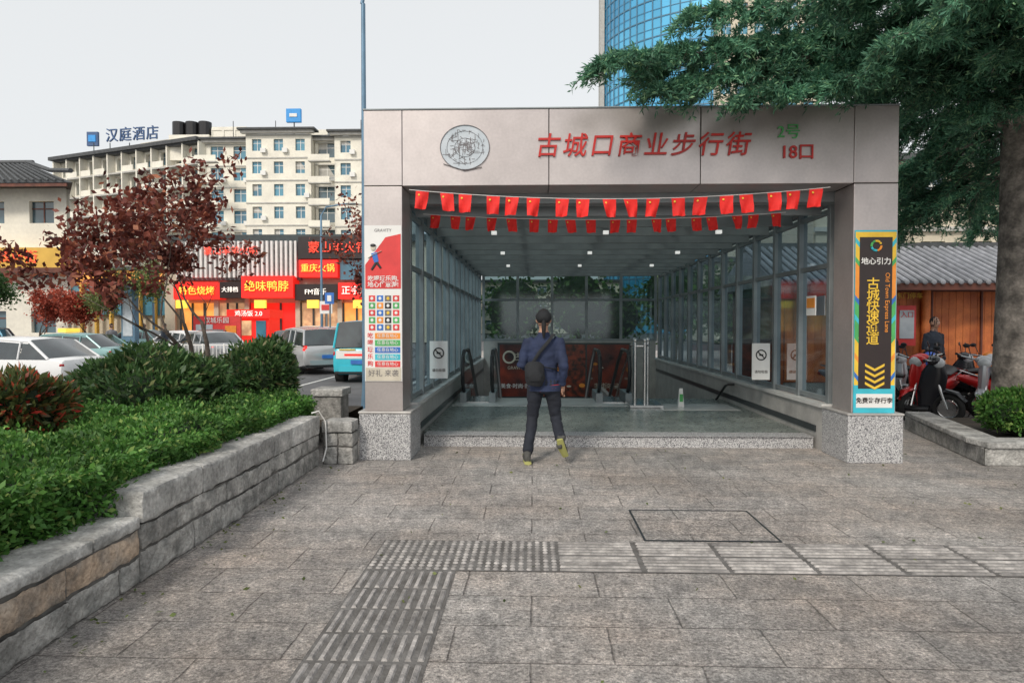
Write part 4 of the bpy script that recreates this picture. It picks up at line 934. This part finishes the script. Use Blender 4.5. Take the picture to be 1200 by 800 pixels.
def figure(name,loc,rz,J,mt,voxel=.012,extra=None,scale=1):
    m=MB('tmp'); T=m.tube; D=.03
    top,pants,skin,hair,shoe=mt
    pel,chest,neck,head=[Vector(J[k]) for k in('pel','chest','neck','head')]
    T([pel+Vector((0,0,-.06)),pel+Vector((0,0,.06)),pel.lerp(chest,.45),chest,chest+Vector((0,0,.10)),neck+Vector((0,0,-.03))],[(.165,.115),(.175,.125),(.165,.12),(.19,.125),(.185,.11),(.085,.075)],top,20,True,D)
    T([pel+Vector((0,0,-.12)),pel+Vector((0,0,.02))],[(.15,.11),(.168,.12)],pants,18,True,D)
    T([neck+Vector((0,0,-.05)),head+Vector((0,0,-.05))],[.058,.052],skin,12,True,D)
    T([neck+Vector((0,0,-.05)),neck+Vector((0,0,.015))],[(.085,.08),(.066,.066)],top,14,True,D)
    m.ell(head,(.076,.095,.115),skin,18,14); m.ell(head+Vector((0,.03,-.05)),(.055,.062,.065),skin,14,10)
    m.ell(head+Vector((0,-.012,.028)),(.085,.098,.105),hair,18,14)
    m.tube([head+Vector((0,.088,.02)),head+Vector((0,.112,-.025)),head+Vector((0,.095,-.035))],[.010,.017,.012],skin,8,True,.01)
    for s in(-1,1): m.ell(head+Vector((s*.082,-.0,-.01)),(.012,.02,.032),skin,8,8)
    for s,k in((-1,'l'),(1,'r')):
        sh,el,wr=[Vector(J[k+q]) for q in('sh','el','wr')]; hp,kn,an,toe=[Vector(J[k+q]) for q in('hp','kn','an','toe')]
        T([sh+Vector((-s*.06,0,.0)),sh,sh.lerp(el,.3),sh.lerp(el,.6),el.lerp(sh,.12),el,el.lerp(wr,.2),el.lerp(wr,.5),el.lerp(wr,.8),wr],[.062,.068,.060,.063,.055,.060,.052,.054,.044,.041],top,14,True,D)
        T([hp+Vector((0,0,.03)),hp.lerp(kn,.3),hp.lerp(kn,.6),kn.lerp(hp,.1),kn.lerp(an,.12),kn.lerp(an,.45),kn.lerp(an,.75),kn.lerp(an,.88),an+Vector((0,0,.02))],[.10,.090,.078,.070,.068,.064,.060,.066,.058],pants,16,True,D)
        d=(toe-an).normalized(); fd=Vector((d.x,d.y,0)).normalized()
        heel=an-fd*.06+Vector((0,0,-.05)); 
        T([heel,an+(toe-an)*.3+Vector((0,0,-.028)),toe-fd*.04+Vector((0,0,.018)),toe],[(.036,.045),(.043,.048),(.045,.034),(.028,.02)],shoe,12,True,.015)
        T([an+Vector((0,0,.03)),an+Vector((0,0,-.05))],[.042,.045],shoe,10,True,.015)
    me=bpy.data.meshes.new('b'); me.from_pydata(m.v,[],m.f); o=bpy.data.objects.new('tmp',me); COL.objects.link(o)
    r_=o.modifiers.new('r','REMESH'); r_.mode='VOXEL'; r_.voxel_size=voxel; s_=o.modifiers.new('s','SMOOTH'); s_.factor=.5; s_.iterations=3
    dg=bpy.context.evaluated_depsgraph_get(); nm=bpy.data.meshes.new_from_object(o.evaluated_get(dg)); bpy.data.objects.remove(o)
    vm={}
    for f,mi_ in zip(m.f,m.m):
        for v in f: vm[v]=mi_
    kd=kdtree.KDTree(len(m.v))
    for i,v in enumerate(m.v): kd.insert(v,i)
    kd.balance()
    nm.materials.clear()
    for q in m.mats: nm.materials.append(q)
    for p in nm.polygons: p.material_index=vm[kd.find(p.center)[1]]; p.use_smooth=True
    vi=set()
    for p in nm.polygons:
        if m.mats[p.material_index] in (top,pants): vi.update(p.vertices)
    for i in vi:
        v=nm.vertices[i]; q=v.co; f=mnoise.noise(Vector((q.x*7,q.y*7,q.z*13)))*.010+mnoise.noise(Vector((q.x*16+3,q.y*16,q.z*26)))*.006; v.co=q+v.normal*f
    b=bpy.data.objects.new(name,nm); COL.objects.link(b); b.location=loc; b.rotation_euler=(0,0,rz); b.scale=(scale,)*3
    h=MB('hands_and_face')
    for s,k in((-1,'l'),(1,'r')):
        el,wr=Vector(J[k+'el']),Vector(J[k+'wr']); hand(h,wr,J.get(k+'hd') or (wr-el),s,skin)
        h.ell(head+Vector((s*.03,.088,.012)),(.011,.006,.006),'white',8,6); h.ell(head+Vector((s*.03,.0935,.012)),(.005,.003,.005),'black',8,6)
        h.tube([head+Vector((s*.018,.094,.03)),head+Vector((s*.045,.084,.032))],.004,hair,5)
    h.tube([head+Vector((-.022,.093,-.062)),head+Vector((0,.1,-.064)),head+Vector((.022,.093,-.062))],.005,'pink',6)
    h.build(b,smooth=60)
    if extra: e=MB('accessories'); extra(e); e.build(b,smooth=50)
    return b
cl=lambda n,c:pm(n,c,tuple(x*.7 for x in c),6,.85,bump=.5,bscale=14)
navy=cl('jacket_navy',(.020,.032,.080)); trou=cl('trousers_black',(.016,.020,.032)); skin=pm('skin',(.50,.29,.20),(.44,.25,.17),8,.5); hair=cl('hair_black',(.012,.011,.012)); shoe=cl('shoe_grey',(.08,.08,.075))
bagm=cl('bag_black',(.014,.016,.020)); sole=pm('yellow_sole',(.42,.42,.14),None,8,.7); redsh=cl('red_shirt',(.40,.03,.04))
def ex(e):
    e.ell((.03,.04,1.685),(.094,.108,.085),bagm,18,12); e.tube([(.03,.11,1.675),(.03,.19,1.665),(.03,.23,1.655)],[(.075,.012),(.07,.01),(.04,.006)],bagm,12)
    e.tube([(.03,-.055,1.64),(.03,-.085,1.60),(.03,-.08,1.50),(.03,-.075,1.44)],[.02,.028,.022,.008],hair,10)
    e.tube([(-.08,-.150,1.16),(-.08,-.175,1.13),(-.07,-.185,.98),(-.08,-.16,.91)],[(.08,.03),(.11,.055),(.115,.06),(.09,.04)],bagm,14)
    e.tube([(-.08,-.228,1.08),(-.07,-.245,1.02),(-.07,-.235,.96)],[(.05,.008),(.08,.012),(.06,.008)],bagm,12)
    e.tube([(-.12,-.13,1.12),(-.02,-.135,1.28),(.08,-.115,1.40),(.14,-.055,1.485),(.15,.05,1.47)],[(.02,.008)]*5,bagm,8)
    e.tube([(.0,-.15,1.12),(.10,-.135,1.10),(.20,-.03,1.08)],[(.015,.006)]*3,bagm,8)
    e.tube([(.085,-.01,.822),(.075,0,.86)],[(.145,.126),(.150,.128)],redsh,20,False)
    e.tube([(.04,0,.830),(.04,0,.90)],[(.192,.142),(.188,.137)],navy,22,False)
    e.tube([(-.15,-.22,.02),(-.16,-.08,.02),(-.17,.06,.018)],[(.042,.018),(.046,.018),(.036,.016)],sole,12)
    e.tube([(.205,-.325,.315),(.235,-.27,.20),(.28,-.20,.10)],[(.036,.014),(.044,.014),(.036,.012)],sole,12)
J=dict(pel=(.03,0,.92),chest=(.025,.03,1.27),neck=(.03,.06,1.49),head=(.03,.07,1.655),
 lsh=(-.155,.03,1.40),lel=(-.225,.0,1.13),lwr=(-.15,.22,1.08), lhd=(.6,.6,.1), rsh=(.215,.03,1.40),rel=(.26,-.08,1.12),rwr=(.245,.02,.89),
 lhp=(-.065,0,.86),lkn=(-.10,.10,.49),lan=(-.16,-.12,.10),ltoe=(-.18,.07,.04), rhp=(.125,0,.86),rkn=(.175,.07,.49),ran=(.225,-.25,.30),rtoe=(.285,-.15,.13))
figure('walking_man',(.09,7.95,0),0,J,(navy,trou,skin,hair,shoe),.012,ex)
JS=dict(pel=(0,0,.92),chest=(0,0,1.27),neck=(0,0,1.49),head=(0,.02,1.645),lsh=(-.185,0,1.40),lel=(-.23,-.02,1.12),lwr=(-.20,.07,.89),rsh=(.185,0,1.40),rel=(.25,.0,1.13),rwr=(.13,.2,1.02),rhd=(-.7,.4,0),
 lhp=(-.09,0,.86),lkn=(-.10,.03,.48),lan=(-.11,0,.10),ltoe=(-.13,.17,.04),rhp=(.09,0,.86),rkn=(.10,.03,.48),ran=(.11,0,.10),rtoe=(.13,.17,.04))
unif=cl('guard_uniform',(.035,.045,.065))
figure('security_guard',(8.0,13.9,0),rad(200),JS,(unif,unif,skin,hair,shoe),.018,None,.99)
figure('pedestrian',(7.2,14.2,0),rad(150),JS,(cl('coat_maroon',(.05,.03,.05)),trou,skin,hair,shoe),.025,None,.92)
JW=dict(JS); JW.update(lkn=(-.1,.16,.5),lan=(-.1,.2,.10),ltoe=(-.1,.37,.05),rkn=(.1,.0,.48),ran=(.1,-.25,.14),rtoe=(.1,-.1,.04))
figure('pedestrian',(-17.0,31,-.12),rad(80),JW,(unif,trou,skin,hair,shoe),.03)
figure('pedestrian',(-25.5,44,-.12),rad(-70),JW,(redsh,trou,skin,hair,shoe),.03)
figure('pedestrian',(-19.2,30.5,-.12),rad(60),JW,(cl('coat_grey',(.2,.2,.22)),trou,skin,hair,shoe),.03)
print('t all',time.time()-T0,'polys',sum(len(o.data.polygons) for o in bpy.data.objects if o.type=='MESH'))
